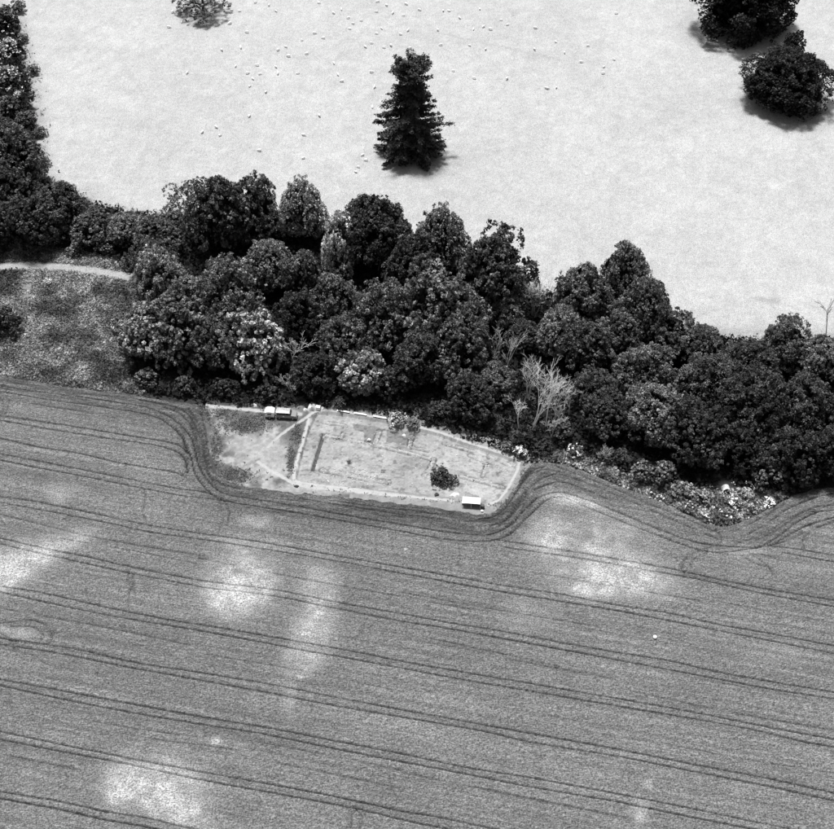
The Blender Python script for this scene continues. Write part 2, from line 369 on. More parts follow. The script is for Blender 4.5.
# ------------------------------------------------------------------ crop: raised canopy with wheelings cut into it
TRAM = [
 [(0,387.7),(38,393.3),(83.6,399.1),(114,403.7),(142,408),(162,414.3),(177.3,423.2),(190,437.1),(195,451),(197.6,463.7),(202.6,473.9),(210,484),(217,491),(228,496.5),(250.6,500.3),(301.3,508.4),(352,518),(410,527.6),(439.6,532.8),(479,536.7),(497.6,534),(513.4,523.5),(526.6,509),(539.8,498.5),(558.3,493.7),(579.4,498.5),(600.5,506.4),(635,520.9),(666.8,534),(693,543.3),(719.5,547.3),(746,549),(761.7,547.3),(777.6,538),(798.7,522.2),(819.8,513),(834,511.7)],
 [(0,393.3),(50.7,401.7),(101.3,408.5),(134.3,413.6),(154.5,418.1),(169.7,426.2),(181,437),(186.2,448.5),(191.3,458.7),(193.8,471.3),(198.9,481.5),(210,494),(225,502.3),(263,509.1),(301,515),(352,524.3),(400,532.8),(439.6,540),(479,543.3),(502.9,539.4),(516,530),(532,514.3),(547.7,501),(563.6,499),(584.7,507.7),(614,519.6),(653.6,535.4),(690.5,549),(714,553.9),(746,551),(772,546),(788,536.7),(809,526.2),(834,519)],
 [(-5,416),(50.7,424.5),(88.7,430.8),(131.7,437.9),(164.7,443),(180,447.3),(188.7,455)],
 [(-5,421),(50.7,430.8),(101.3,438.9),(142,444.7),(164.7,449),(179.9,454.9),(186.2,463.7),(187.5,473.9)],
 [(0,439.7),(38,448.5),(76,454.4),(114,463.2),(152,470),(174.8,473.9),(186,478.6)],
 [(0,455.4),(50.7,465),(101.3,475.1),(152,485.3),(182.4,491),(202.6,493.4),(212,496)],
 [(0,461.7),(50.7,471.8),(101.3,481.5),(152,491.6),(182.4,497.4),(210,500.4),(226,503)],
 [(0,498),(38,503.5),(73.5,510.6),(114,519.5),(152,527.5),(205,535.8),(250.6,542),(301.3,550.9),(352,560.5),(405,569.5),(452.8,578),(505.5,587.6),(558,595.5),(617,606.8),(666.8,614.5),(719.5,626.4),(772,635.6),(834,647.5)],
 [(0,504),(63.3,515.6),(114,525.8),(152,534),(205,541.5),(250.6,548.4),(326.6,561),(405,575.5),(479,589.5),(558,602.7),(617,612.4),(661.5,621),(719.5,632.5),(772,642.8),(834,655.4)],
 [(497,541),(505,542.8),(558,550.7),(617,560.5),(653.6,567),(680,572.3),(701,577),(732.7,584),(772,591.6),(834,602)],
 [(505,549),(516,550.7),(558,556.5),(617,566),(693,580),(732.7,588.7),(772,596.9),(834,608.5)],
 [(0,539.7),(50.7,551),(88.7,558.7),(126.7,567.6),(177.3,577.7),(205,582.6),(238,586.4),(276,591.5),(314,599),(352,606.7),(405,616),(452.8,625),(500,632.5),(558,643.6),(617,654),(666.8,662),(719.5,673.9),(772,683.5),(834,693.9)],
 [(0,545.3),(50.7,557),(88.7,565.6),(126.7,574),(160,580.5),(205,589),(250.6,594),(288.7,600.3),(352,613),(405,623.4),(452.8,631),(532,645.7),(617,661.7),(693,676),(772,691),(834,700.5)],
 [(0,587.5),(45,595),(105,608.5),(165,620.6),(205,627),(263,637),(301,643.4),(352,652.8),(405,663.3),(452.8,672),(518.7,683.3),(571.5,692.5),(617,700.2),(693,713.7),(772,729.5),(834,741)],
 [(0,593.5),(60,607),(120,619),(205,633.3),(276,646.7),(405,670.3),(452.8,679.4),(518.7,690.7),(617,707.7),(732.7,727.4),(806.6,744),(834,748.5)],
 [(0,639.6),(51,646.7),(90,653.6),(135,664),(205,675),(275.6,686.8),(326,696.9),(405,712),(479,725.5),(558,740),(617,750.8),(693,765.9),(772,781),(834,794.6)],
 [(0,646),(60,655),(120,667),(205,682.5),(275.6,695.6),(326,705.7),(405,719.2),(479,732),(532,744),(617,758),(693,773),(772,788.8),(834,802.5)],
 [(0,680.6),(60,691.7),(135,706),(205,719),(263,728.4),(321,739.7),(405,756),(466,769),(532,779.6),(617,795.3),(680,807.8),(746,821.8),(834,839)],
 [(0,687),(60,700),(135,714.6),(205,726.4),(263,735.5),(326,748.6),(405,764),(466,775.6),(532,788.8),(617,803.4),(680,816.5),(732.7,827),(834,848)],
 [(0,733),(60,745.8),(120,757.8),(180,769),(205,774),(275.6,786.9),(338.7,799),(405,813.3),(439.6,819),(484,828.4),(560,845)],
 [(0,740.7),(60,752.7),(135,766.8),(205,782),(275.6,795),(351,809),(405,822),(440,829),(520,846)],
 [(0,793),(60,803),(105,813),(150,820),(200,832),(300,853)],
 [(0,800),(60,810.7),(99,820),(138,827),(190,838),(290,860)],
 [(772.3,548),(798.7,551),(834,557.3)], [(782.8,553.9),(809,559),(834,563.9)],
]
FAINT = [
 [(701,552.5),(690.5,556.5),(683,564.4),(685,572.3),(693,579)], [(706,555),(695.8,559),(690.5,567),(695.8,575)], [(710,549),(696,553),(686.5,560),(681,568),(685,577)],
 [(834,522),(809,534),(802.6,542),(804,550)], [(790.7,509),(804,503.7),(817,499)], [(760,545),(782,528),(803,516),(834,505)], [(735,546),(765,535),(790,519),(815,508)],
 [(714,530),(722,540),(718,546),(712,547)], [(708,553),(735,557),(760,556),(775,560)], [(740,556),(755,565),(772,570)], [(746,552),(766,566),(775,579)],
 [(0,625),(30,622),(45,626.6),(52.6,635.6),(49.6,646)], [(10,628),(33,628.6),(43.6,636),(39,645)], [(0,634),(10,640),(16,652)], [(20,621),(40,623),(50,631),(52,641)],
 [(215,496),(222,510),(222,522),(219,532)], [(224,500),(229,512),(228,524)], [(2,400),(4,408),(2,417)], [(10,402),(6,416)], [(66,521),(72,509)], [(70,522),(75,511)],
 [(144,490),(146,500),(143,510),(145,521)], [(130,572),(128,580),(131,590),(129,597)], [(134,575),(133,584),(135,596)],
 [(347,809),(352,816),(351,829)], [(357,809),(352,816)], [(357,812),(362,818),(361,829)], [(368,813),(362,819)],
 [(400,594),(500,612),(620,632)], [(200,560),(300,580),(400,598)], [(0,516),(100,540),(205,558)], [(0,610),(100,628),(205,650)], [(200,655),(300,672),(405,694)],
 [(430,604),(470,611)], [(250,742),(330,757),(405,773)], [(405,775),(470,788),(560,806),(640,822)], [(280,765),(400,790)], [(30,405),(90,415),(130,423)],
 [(0,418),(60,427)], [(0,702),(90,722),(180,737)], [(0,755),(80,772)], [(620,690),(720,712),(834,732)], [(540,575),(640,592),(700,603)], [(505,660),(610,680)],
 [(180,478),(190,470),(188,460)], [(186,480),(176,486)], [(150,740),(240,752)], [(60,540),(130,552),(200,566)], [(700,600),(834,625)], [(430,640),(560,668)], [(640,740),(740,760),(834,775)],
]
# drilling angle from one long tramline
a_, b_ = at(0, 587.5), at(834, 741); ROW_ANG = math.atan2(b_.y-a_.y, b_.x-a_.x)
for n in M['crop'].node_tree.nodes:
    if n.type == 'MAPPING' and abs(n.inputs['Rotation'].default_value[2]-ROW) < 1e-4: n.inputs['Rotation'].default_value[2] = -ROW_ANG
cx_ = axis(-108, 108, .42, 1200, 10); cy_ = axis(128, 260, .128, 300, 8)
cy_ = cy_[cy_ > -160]
X, Y = np.meshgrid(cx_, cy_)
D = np.full(X.shape, 9.0, np.float32)
def cut(P, width, ext=True, D=D):
    G = gpoly(P)
    if ext and P[0][0] <= 0: G = np.vstack([G[0]+(G[0]-G[1])/np.linalg.norm(G[0]-G[1])*60, G])
    if ext and P[-1][0] >= 834: G = np.vstack([G, G[-1]+(G[-1]-G[-2])/np.linalg.norm(G[-1]-G[-2])*60])
    G = catmull(G, 4)
    for (ax, ay), (bx, by) in zip(G[:-1], G[1:]):
        i0, i1 = np.searchsorted(cx_, (min(ax, bx)-1.2, max(ax, bx)+1.2)); j0, j1 = np.searchsorted(cy_, (min(ay, by)-1.2, max(ay, by)+1.2))
        if i1 <= i0 or j1 <= j0: continue
        x = X[j0:j1, i0:i1]; y = Y[j0:j1, i0:i1]; vx, vy = bx-ax, by-ay
        t = np.clip(((x-ax)*vx+(y-ay)*vy)/(vx*vx+vy*vy+1e-9), 0, 1)
        D[j0:j1, i0:i1] = np.minimum(D[j0:j1, i0:i1], np.hypot(x-ax-t*vx, y-ay-t*vy)/(width*(1+1.2*abs(vy)/(math.hypot(vx, vy)+1e-9))))
for P in TRAM: cut(P, .085)
D2 = np.full(X.shape, 9.0, np.float32)
for P in FAINT: cut(P, .09, True, D2)
inside = inpoly(X + (fbm(X*.8, Y*.8, 71)-.5)*1.8, Y + (fbm(X*.8, Y*.8, 72)-.5)*1.8, crop_poly)
de = segdist(X, Y, ce, cap=40)
PX, PY = proj(X, Y, 0*X+.5)
pale = np.zeros(X.shape); pn = fbm(X*.16, Y*.16, 73, 5); pn2 = fbm(X*.55, Y*.55, 74, 3)
for (a, b, rx, ry, rot, amt) in ((10, 568, 52, 19, -.42, 1.15), (70, 540, 26, 9, -.3, .45), (240, 584, 37, 30, 0, 1.0), (232, 606, 22, 12, 0, .5), (318, 590, 22, 36, .1, .42), (312, 636, 22, 34, .15, .48), (302, 662, 22, 16, 0, .35),
                                 (290, 700, 7, 22, 0, .3), (256, 522, 16, 7, 0, .6), (250, 545, 40, 10, .1, .3), (325, 500, 18, 6, 0, .5), (595, 556, 62, 36, .2, .72), (545, 530, 22, 20, 0, .5), (640, 580, 40, 18, .2, .5),
                                 (590, 590, 26, 8, .1, .55), (565, 500, 30, 6, .15, .5), (158, 785, 48, 28, .2, 1.0), (190, 815, 40, 16, .3, .6), (125, 790, 22, 18, 0, .4), (640, 810, 9, 14, 0, .6), (648, 783, 5, 6, 0, .5), (216, 741, 5, 4, 0, .9),
                                 (230, 744, 18, 4, .2, .25), (62, 490, 20, 8, 0, .4), (58, 500, 8, 8, .3, .3), (25, 633, 16, 7, 0, .38), (3, 631, 10, 6, 0, .4), (740, 552, 22, 4, 0, .55), (790, 560, 60, 20, 0, .12), (530, 615, 30, 22, 0, .22), (780, 655, 40, 12, 0, .16),
                                 (300, 677, 3, 1.5, 0, 1.0), (306, 633, 4, 1.6, 0, 1.0), (405, 549, 2, 1.5, 0, 1.2), (115, 797, 7, 6, 0, .8), (145, 780, 8, 6, 0, .5), (174, 806, 7, 5, 0, .5), (660, 635, 2, 1, 0, .3), (580, 500, 28, 5, .3, .5), (620, 520, 30, 7, .35, .3)):
    c, s = math.cos(rot), math.sin(rot); ux = (PX-a)*c + (PY-b)*s; uy = -(PX-a)*s + (PY-b)*c
    r2 = (ux/rx)**2 + (uy/ry)**2
    pale += amt*np.exp(-r2*(.45+.6*r2))*(.05+1.15*pn+.75*pn2)
pale = np.clip(pale, 0, 1.25)
c, s = math.cos(ROW_ANG), math.sin(ROW_ANG); RA = X*c+Y*s; RB = -X*s+Y*c
drill = fbm(RA*.03, RB*2.3, 75, 3)
tone = .108*(.9+.2*fbm(X*.05, Y*.05, 76))*(.66+.68*drill)*(.55+.9*rng.random(X.shape))
tone *= 1 + .10*sstep(600, 830, PY)*0
tone = tone*(1-np.clip(pale, 0, 1)*.85) + (.315*(.62+.6*pn2)*(.72+.56*rng.random(X.shape)))*np.clip(pale, 0, 1)*.85
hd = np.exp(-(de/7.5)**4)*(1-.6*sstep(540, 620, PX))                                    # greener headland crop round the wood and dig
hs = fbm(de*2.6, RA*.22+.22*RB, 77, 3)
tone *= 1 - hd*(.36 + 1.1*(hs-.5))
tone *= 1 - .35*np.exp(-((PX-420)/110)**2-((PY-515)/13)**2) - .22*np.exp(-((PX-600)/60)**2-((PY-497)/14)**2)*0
H = .62 + .10*(rng.random(X.shape)-.5) + .10*(fbm(X*1.5, Y*1.5, 78)-.5) + .10*(drill-.5) + hd*.30*(.5-hs)*0 + hd*.35*(hs-.5)*-1
H -= .16*np.clip(pale, 0, 1)
rag = .55*(rng.random(X.shape)-.5)+.5*(fbm(X*1.2, Y*1.2, 81)-.5)
slot = np.clip((1.35-D+rag)*1.6, 0, 1)*np.clip(.5+1.4*fbm(X*.13, Y*.13, 79, 5), .62, 1.25)*(1-.62*np.clip(pale, 0, 1))
D3 = np.full(X.shape, 9.0, np.float32)
for P in ([(140,402),(165,406),(184,412),(194,424),(201,440),(205,458),(211,472),(221,484),(240,491)], [(165,409),(180,415),(191,427),(198,445),(201,460),(207,474),(216,486)], [(188,410),(198,424),(204,445),(208,462),(214,474)],
          [(478,521),(497,517),(510,502),(520,486),(530,474),(545,468)], [(488,529),(505,521),(518,506),(530,489),(545,479),(560,476),(580,483)], [(498,528),(515,513),(528,496),(545,487),(562,484),(585,491),(610,502)], [(505,510),(516,494),(526,479),(540,472)],
          [(556,468),(590,481),(620,493),(655,508),(690,522),(715,533)], [(575,480),(610,494),(650,511),(690,529),(716,540)], [(740,540),(765,526),(790,509),(815,499),(834,495)], [(735,533),(760,520),(785,505)], [(748,546),(775,532),(798,516),(820,508),(834,507)], [(755,550),(785,543),(812,530),(834,524)],
          [(300,500),(350,508),(400,516),(450,522),(480,524)], [(330,502),(380,509),(430,515),(470,519)]): cut(P, .09, True, D3)
D4 = np.full(X.shape, 9.0, np.float32)
for P in FAINT[:17]+FAINT[21:28]: cut(P, .065, True, D4)
slot3 = np.clip((1.3-D3+rag)*1.5, 0, 1)*.75*sstep(.3, .55, fbm(X*.2, Y*.2, 82)+.1)
slot3 = np.maximum(slot3, np.clip((1.35-D4+rag)*1.6, 0, 1)*(.2+.7*fbm(X*.3, Y*.3, 83)))
slot2 = np.clip((1.3-D2+rag)*1.5, 0, 1)*.5*sstep(.35, .6, fbm(X*.12, Y*.12, 80)+.12)*(1-.5*np.clip(pale, 0, 1))
sl = np.minimum(np.maximum(np.maximum(slot, slot2), slot3), 1.08)
H -= .66*sl
tone = tone*(1-.9*sl) + .006*sl  # shadow down in the wheel slots painted into the crop tone
far = (np.abs(X) > 108.7) | (Y < 127.5) | (Y > 260.5)
H = np.maximum(H, -.06); H = np.where(far, .55, H)
H = np.where(de < .5, H*.75, H)
inner = inside & (Y < 300)
keep = inner[:-1, :-1] & inner[1:, 1:] & inner[:-1, 1:] & inner[1:, :-1]
# drop the sheet to the soil at its border so that its cut side shows
cnt = np.zeros(X.shape, int); cnt[:-1, :-1] += keep; cnt[1:, 1:] += keep; cnt[:-1, 1:] += keep; cnt[1:, :-1] += keep
H = np.where((cnt > 0) & (cnt < 4) & ~far, -.1, H)
used = cnt.ravel() > 0
remap = -np.ones(X.size, int); remap[used] = np.arange(used.sum())
F = remap[grid_faces(X.shape[0], X.shape[1], keep)]
me = np_mesh('crop_field', np.stack([X, Y, H], -1).reshape(-1, 3)[used], F, tone.ravel()[used])
g = link('crop_field', me, M['crop']); tag(g, 'grey ripening cereal crop with paired wheel tracks', None, None, 'structure')

# ------------------------------------------------------------------ broad-leaved trees
def crown_mesh(name, seed, nl=46, M_=17, K=20, leaf=.30, R=7.0, sparse=0.0, low=-.62, inner=1500, lobe=(.24, .36)):
    r = np.random.default_rng(seed)
    P = []; Nn = []; S = []; T = []
    amp = r.uniform(.66, 1.24, 12); ax = unit(r.normal(size=(12, 3)))
    i = np.arange(nl); z = 1 - (i+.5)/nl*(1-low); th = i*2.39996 + r.uniform(0, 6)
    d = np.stack([np.sqrt(np.maximum(1-z*z, 0))*np.cos(th), np.sqrt(np.maximum(1-z*z, 0))*np.sin(th), z], 1) + r.normal(size=(nl, 3))*.13
    d = unit(d)
    env = 1 + .0*z
    for k in range(12): env = env + (amp[k]-1)*np.maximum(d@ax[k], 0)**3
    env = np.clip(1+(env-1)*1.25, .58, 1.18)
    for k in range(nl):
        lt = r.uniform(.75, 1.25)
        rl = R*r.uniform(*lobe)*r.choice([.7, 1, 1, 1.25])
        c = d[k]*(R*env[k]*r.uniform(.60, .84) - rl*.1); tp = 1.08-.38*max(d[k][2], 0)**1.5; c = c*np.array([tp, tp, 1.06])
        m = int(M_*r.uniform(.7, 1.3)*(1-sparse*r.random()))
        out = unit(unit(r.normal(size=(m, 3))) + d[k]*.75 + np.array([0, 0, .35]))
        sc = c + out*rl*r.uniform(.72, 1.08, (m, 1))
        for q in range(m):
            rs = R*r.uniform(.05, .10)
            kk = int(K*r.uniform(.6, 1.4))
            o2 = unit(unit(r.normal(size=(kk, 3))) + out[q]*.5 + np.array([0, 0, .45]))
            P.append(sc[q] + o2*rs*r.uniform(.6, 1.1, (kk, 1))); Nn.append(unit(o2*.8 + r.normal(size=(kk, 3))*.42 + np.array([0, 0, .35]))); S.append(leaf*r.uniform(.6, 1.45, kk)); T.append(np.full(kk, lt*r.choice([.4, .65, .9, 1.3, 2.0])))
    P = np.concatenate(P); Nn = np.concatenate(Nn); S = np.concatenate(S)
    V, F = leaf_quads(P, Nn, S, r)
    fm = np.zeros(len(F)); T = np.repeat(np.concatenate(T), 4)
    if inner:  # filler leaves added inside the crown to block light
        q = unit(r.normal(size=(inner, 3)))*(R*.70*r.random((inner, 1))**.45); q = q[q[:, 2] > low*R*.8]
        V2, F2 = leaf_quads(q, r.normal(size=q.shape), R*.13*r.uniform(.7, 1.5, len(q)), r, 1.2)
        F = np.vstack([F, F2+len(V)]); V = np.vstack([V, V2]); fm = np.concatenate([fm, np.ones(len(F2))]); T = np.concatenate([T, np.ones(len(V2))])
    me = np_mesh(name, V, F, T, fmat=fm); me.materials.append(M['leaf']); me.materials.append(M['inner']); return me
def trunk_mesh(name, seed, limbs=7):
    r = random.Random(seed); segs = []                       # unit trunk: height 1 up to the crown's middle; x,y in units of crown radius
    p = Vector((0, 0, -.03)); rad = .075
    for k in range(4):
        q = Vector((r.uniform(-.03, .03), r.uniform(-.03, .03), (k+1)*.26)); segs.append((p, q, rad, rad*.82)); p = q; rad *= .82
    for k in range(limbs):
        a = k*2.4 + r.random(); st = Vector((0, 0, r.uniform(.45, .95)))
        mid = st + Vector((math.cos(a)*.3, math.sin(a)*.3, .22)); en = mid + Vector((math.cos(a+.3)*.32, math.sin(a+.3)*.32, .25))
        segs += [(st, mid, .04, .026), (mid, en, .026, .01)]
    V, F = tubes(segs, 7); return np_mesh(name, V, F, smooth=True)
BIG = [crown_mesh('crown_big_%d' % k, 100+k) for k in range(7)]
DENSE = [crown_mesh('crown_dense_%d' % k, 140+k, nl=60, M_=19, K=17, leaf=.25, lobe=(.2, .3)) for k in range(4)]
COARSE = [crown_mesh('crown_coarse_%d' % k, 180+k, nl=40, M_=14, K=18, leaf=.44, inner=900, lobe=(.22, .34)) for k in range(3)]
SMALL = [crown_mesh('crown_small_%d' % k, 220+k, nl=17, M_=16, K=14, leaf=.24, R=3.0, inner=260, lobe=(.2, .46)) for k in range(6)]
SPARSE = [crown_mesh('crown_sparse_%d' % k, 260+k, nl=40, M_=15, K=12, leaf=.32, inner=0, sparse=.5) for k in range(2)]
ROUND = [crown_mesh('crown_round_%d' % k, 300+k, nl=95, M_=20, K=15, leaf=.40, R=13.0, inner=5000, low=-.92, lobe=(.12, .30)) for k in range(2)]
SETS = {'big': (BIG, 7.), 'dense': (DENSE, 7.), 'coarse': (COARSE, 7.), 'small': (SMALL, 3.), 'sparse': (SPARSE, 7.), 'round': (ROUND, 13.)}
TRUNKS = [trunk_mesh('trunk_%d' % k, 500+k) for k in range(4)]
for t in TRUNKS: t.materials.append(M['bark'])
tr_i = 0
def tree(name, cx, cy, hw, kind, vr, tone, label, cat='tree', group=None, lift=.8, trunk_tone=None, floor=None):
    """crown centre at photo pixel (cx, cy), half width hw px; stands on the ground below it"""
    global tr_i; tr_i += 1
    r = random.Random(int(cx*7+cy*13))
    if cat == 'tree' and kind != 'round' and kind != 'sparse': vr *= 1.28 if cy < 335 else 1.08; cy += .16*hw if cy < 335 else -3
    p = at(cx, cy, 6.0); R = hw/pxm(p)*(1.12 if cat == 'tree' and kind != 'round' else 1.0); V = R*vr
    hc = V*.78 + lift; p = at(cx, cy, hc); tone = tone**1.35*1.1*(.8 if cx > 672 and cat == 'tree' and kind != 'round' else 1.0)
    e = empty(name, (p.x, p.y, 0), 0); tag(e, label, cat, group)
    meshes, R0 = SETS[kind]
    c = link('crown' if cat == 'tree' else 'foliage', meshes[tr_i % len(meshes)], None, e)
    c.location = (0, 0, hc); c.rotation_euler = (0, 0, r.uniform(0, 6.28)); c.scale = (R/R0*r.uniform(.96, 1.04), R/R0*r.uniform(.96, 1.04), V/R0)
    c.color = (tone, tone, tone, 1)
    t = link('trunk' if cat == 'tree' else 'stem', TRUNKS[tr_i % 4], None, e); t.scale = (R, R, hc); t.rotation_euler = (0, 0, r.uniform(0, 6))
    return e
WOOD = 'broad-leaved trees of the wood belt'
for a in [
 # back edge of the wood, along the pasture
 (188, 208, 23, 'sparse', 1.0, .95, 'thin pale-leaved tree at the left end of the wood beside the pasture'),
 (222, 212, 30, 'big', 1.05, .7, 'broad dark tree with spreading crown, second along the pasture edge from the left'),
 (258, 210, 25, 'big', 1.1, .62, 'rounded dark tree on the pasture edge left of the pale feathery one'),
 (301, 207, 24, 'dense', 1.15, 1.55, 'tall fine-leaved grey tree tapering upward on the pasture edge'),
 (339, 243, 18, 'dense', 1.5, 2.3, 'narrow upright pale tree standing out brightly in the upper wood'),
 (372, 226, 34, 'dense', 1.0, .36, 'nearly black round-headed tree behind the narrow pale one'),
 (416, 266, 24, 'big', 1.0, .42, 'dark tree in the notch between the black one and the grey domed one'),
 (440, 239, 27, 'dense', 1.15, .95, 'grey domed tree on the pasture edge below and right of the conifer'),
 (489, 272, 35, 'big', 1.05, .55, 'large dark rounded tree left of the leafless feathery tree'),
 (584, 290, 27, 'dense', 1.1, .75, 'left-hand crown of the tall clump standing up against the pasture'),
 (623, 274, 27, 'dense', 1.1, .8, 'topmost crown of the tall clump standing up against the pasture'),
 (643, 308, 27, 'dense', 1.1, .72, 'right-hand lower crown of the tall clump against the pasture'),
 # middle of the wood
 (161, 284, 27, 'dense', 1.1, 1.35, 'pale finely leaved tree at the end of the curving footpath'),
 (190, 300, 27, 'dense', 1.0, 1.05, 'grey tree just right of the footpath end'),
 (148, 335, 28, 'coarse', 1.0, 1.15, 'pale tree at the wood corner overlooking the rough grass'),
 (182, 338, 30, 'coarse', 1.05, .8, 'mid-grey clumpy tree inside the left corner of the wood'),
 (224, 298, 34, 'dense', 1.0, .85, 'wide grey tree in the left middle of the wood'),
 (222, 345, 28, 'big', 1.0, .6, 'dark tree left of the bright large-leaved tree'),
 (256, 350, 27, 'coarse', 1.15, 1.7, 'bright large-leaved tree near the front left of the wood'),
 (268, 264, 26, 'dense', .9, 1.0, 'grey flat-topped tree in the upper left of the wood'),
 (306, 272, 17, 'dense', 1.1, .85, 'small grey tree in front of the feathery pasture-edge tree'),
 (300, 312, 22, 'big', 1.0, .38, 'dark tree behind the bleached dead tree on the left'),
 (332, 300, 26, 'dense', 1.0, .85, 'grey tree in the centre of the wood below the narrow pale one'),
 (386, 318, 29, 'big', 1.05, .75, 'rounded tree near the wood centre, below the black-crowned tree'),
 (440, 309, 37, 'big', 1.0, .85, 'largest grey crown in the middle of the wood'),
 (459, 350, 30, 'big', 1.1, .6, 'dark crown in front of the largest grey crown'),
 (420, 365, 27, 'big', 1.0, .42, 'dark tree near the wood front above the excavation'),
 (342, 350, 25, 'big', 1.0, .65, 'dark tree just above the bright front tree over the excavation'),
 (364, 378, 23, 'coarse', 1.0, 1.3, 'bright large-leaved tree at the wood front above the white planks'),
 (312, 375, 22, 'big', .9, .35, 'very dark low tree behind the parked van'),
 (390, 385, 18, 'small', .9, .45, 'low dark tree right of the bright front tree'),
 (508, 313, 17, 'dense', 1.0, .9, 'small round grey tree below the large dark rounded one'),
 (524, 340, 15, 'big', 1.0, .5, 'small dark tree beneath the leafless feathery tree'),
 (495, 382, 20, 'dense', .95, .75, 'small bushy tree left of the bleached dead trees'),
 (472, 400, 22, 'big', .9, .42, 'low dark tree at the wood front left of the dead trees'),
 (562, 330, 23, 'dense', 1.0, 1.05, 'pale rounded tree behind the bleached dead trees'),
 (592, 352, 25, 'big', 1.0, .6, 'dark tree right of the pale one behind the dead trees'),
 (594, 394, 20, 'big', .9, .45, 'dark tree immediately right of the bleached dead trees'),
 (563, 434, 11, 'small', .7, .7, 'small bushy tree at the foot of the bleached dead trees'),
 (608, 418, 22, 'big', .95, .4, 'dark tree behind the leafless bush at the wood front'),
 # right-hand wood
 (622, 340, 24, 'big', 1.0, .62, 'dark tree under the tall clump'),
 (668, 340, 26, 'big', .8, .5, 'low dark tree right of the tall clump by the pasture fence line'),
 (643, 378, 29, 'dense', 1.0, .8, 'grey rounded tree below the tall clump'),
 (656, 416, 30, 'dense', 1.0, .95, 'pale grey tree at the front of the right-hand wood'),
 (700, 352, 28, 'dense', .7, .62, 'low spreading tree beside the open pasture edge on the right'),
 (712, 390, 33, 'dense', 1.05, .62, 'broad dark-grey tree in the middle of the right-hand wood'),
 (694, 438, 30, 'big', 1.0, .42, 'dark tree behind the pale bushes at the field corner'),
 (748, 368, 30, 'dense', .8, .45, 'dark low crown behind the middle of the right-hand wood'),
 (784, 346, 25, 'dense', .95, .8, 'rounded tree at the pasture edge near the right border'),
 (820, 362, 24, 'dense', 1.0, 1.05, 'pale clumped tree at the right border below the leafless sapling'),
 (760, 412, 36, 'dense', 1.05, .5, 'large dark tree filling the right-hand wood'),
 (806, 415, 34, 'dense', 1.1, .58, 'large dark-grey tree near the right border'),
 (738, 444, 26, 'big', .9, .36, 'nearly black tree at the front of the right-hand wood'),
 (790, 458, 26, 'big', 1.0, .42, 'dark tree shading the crop at the right border'),
 (828, 458, 26, 'big', 1.0, .34, 'black tree cut by the right border above the crop'),
 # hedge line on the left
 (10, 148, 29, 'dense', .9, .7, 'dark hedgerow tree at the left border level with the conifer foot'),
 (12, 190, 24, 'big', .9, .4, 'dark tree below the hedgerow tree at the left border'),
 (60, 203, 27, 'dense', .85, .5, 'dark bushy tree at the corner of the pasture'),
 (28, 220, 24, 'big', .85, .42, 'dark tree left of the bushy pasture corner tree'),
 (-4, 224, 22, 'big', .85, .4, 'dark tree cut by the left border above the footpath'),
 (92, 224, 20, 'big', .65, .65, 'low dark hedge tree right of the pasture corner tree'),
 (124, 228, 20, 'big', .6, .8, 'low hedge tree midway along the hedge to the wood'),
 (156, 232, 21, 'big', .65, .65, 'low dark hedge tree next to the wood'),
 (152, 252, 18, 'big', .8, .55, 'small dark tree above the footpath end'),
]: tree('broadleaf_tree', *a, group=WOOD)
# pasture trees
tree('broadleaf_tree', 748, -4, 54, 'round', .82, .15, 'huge black-looking tree cut by the top border at the upper right', group='pasture trees', lift=-.8)
tree('broadleaf_tree', 786, 84, 45, 'round', .72, .15, 'dense black-looking round tree standing alone in the upper right pasture', group='pasture trees', lift=-.8)
tree('broadleaf_tree', 793, 43, 12, 'small', .9, .24, 'small dark tree between the two big black pasture trees', group='pasture trees', lift=1.0)
tree('broadleaf_tree', 202, -1, 25, 'sparse', .78, .8, 'young see-through tree with sheep below it at the top border', group='pasture trees', lift=-.2)

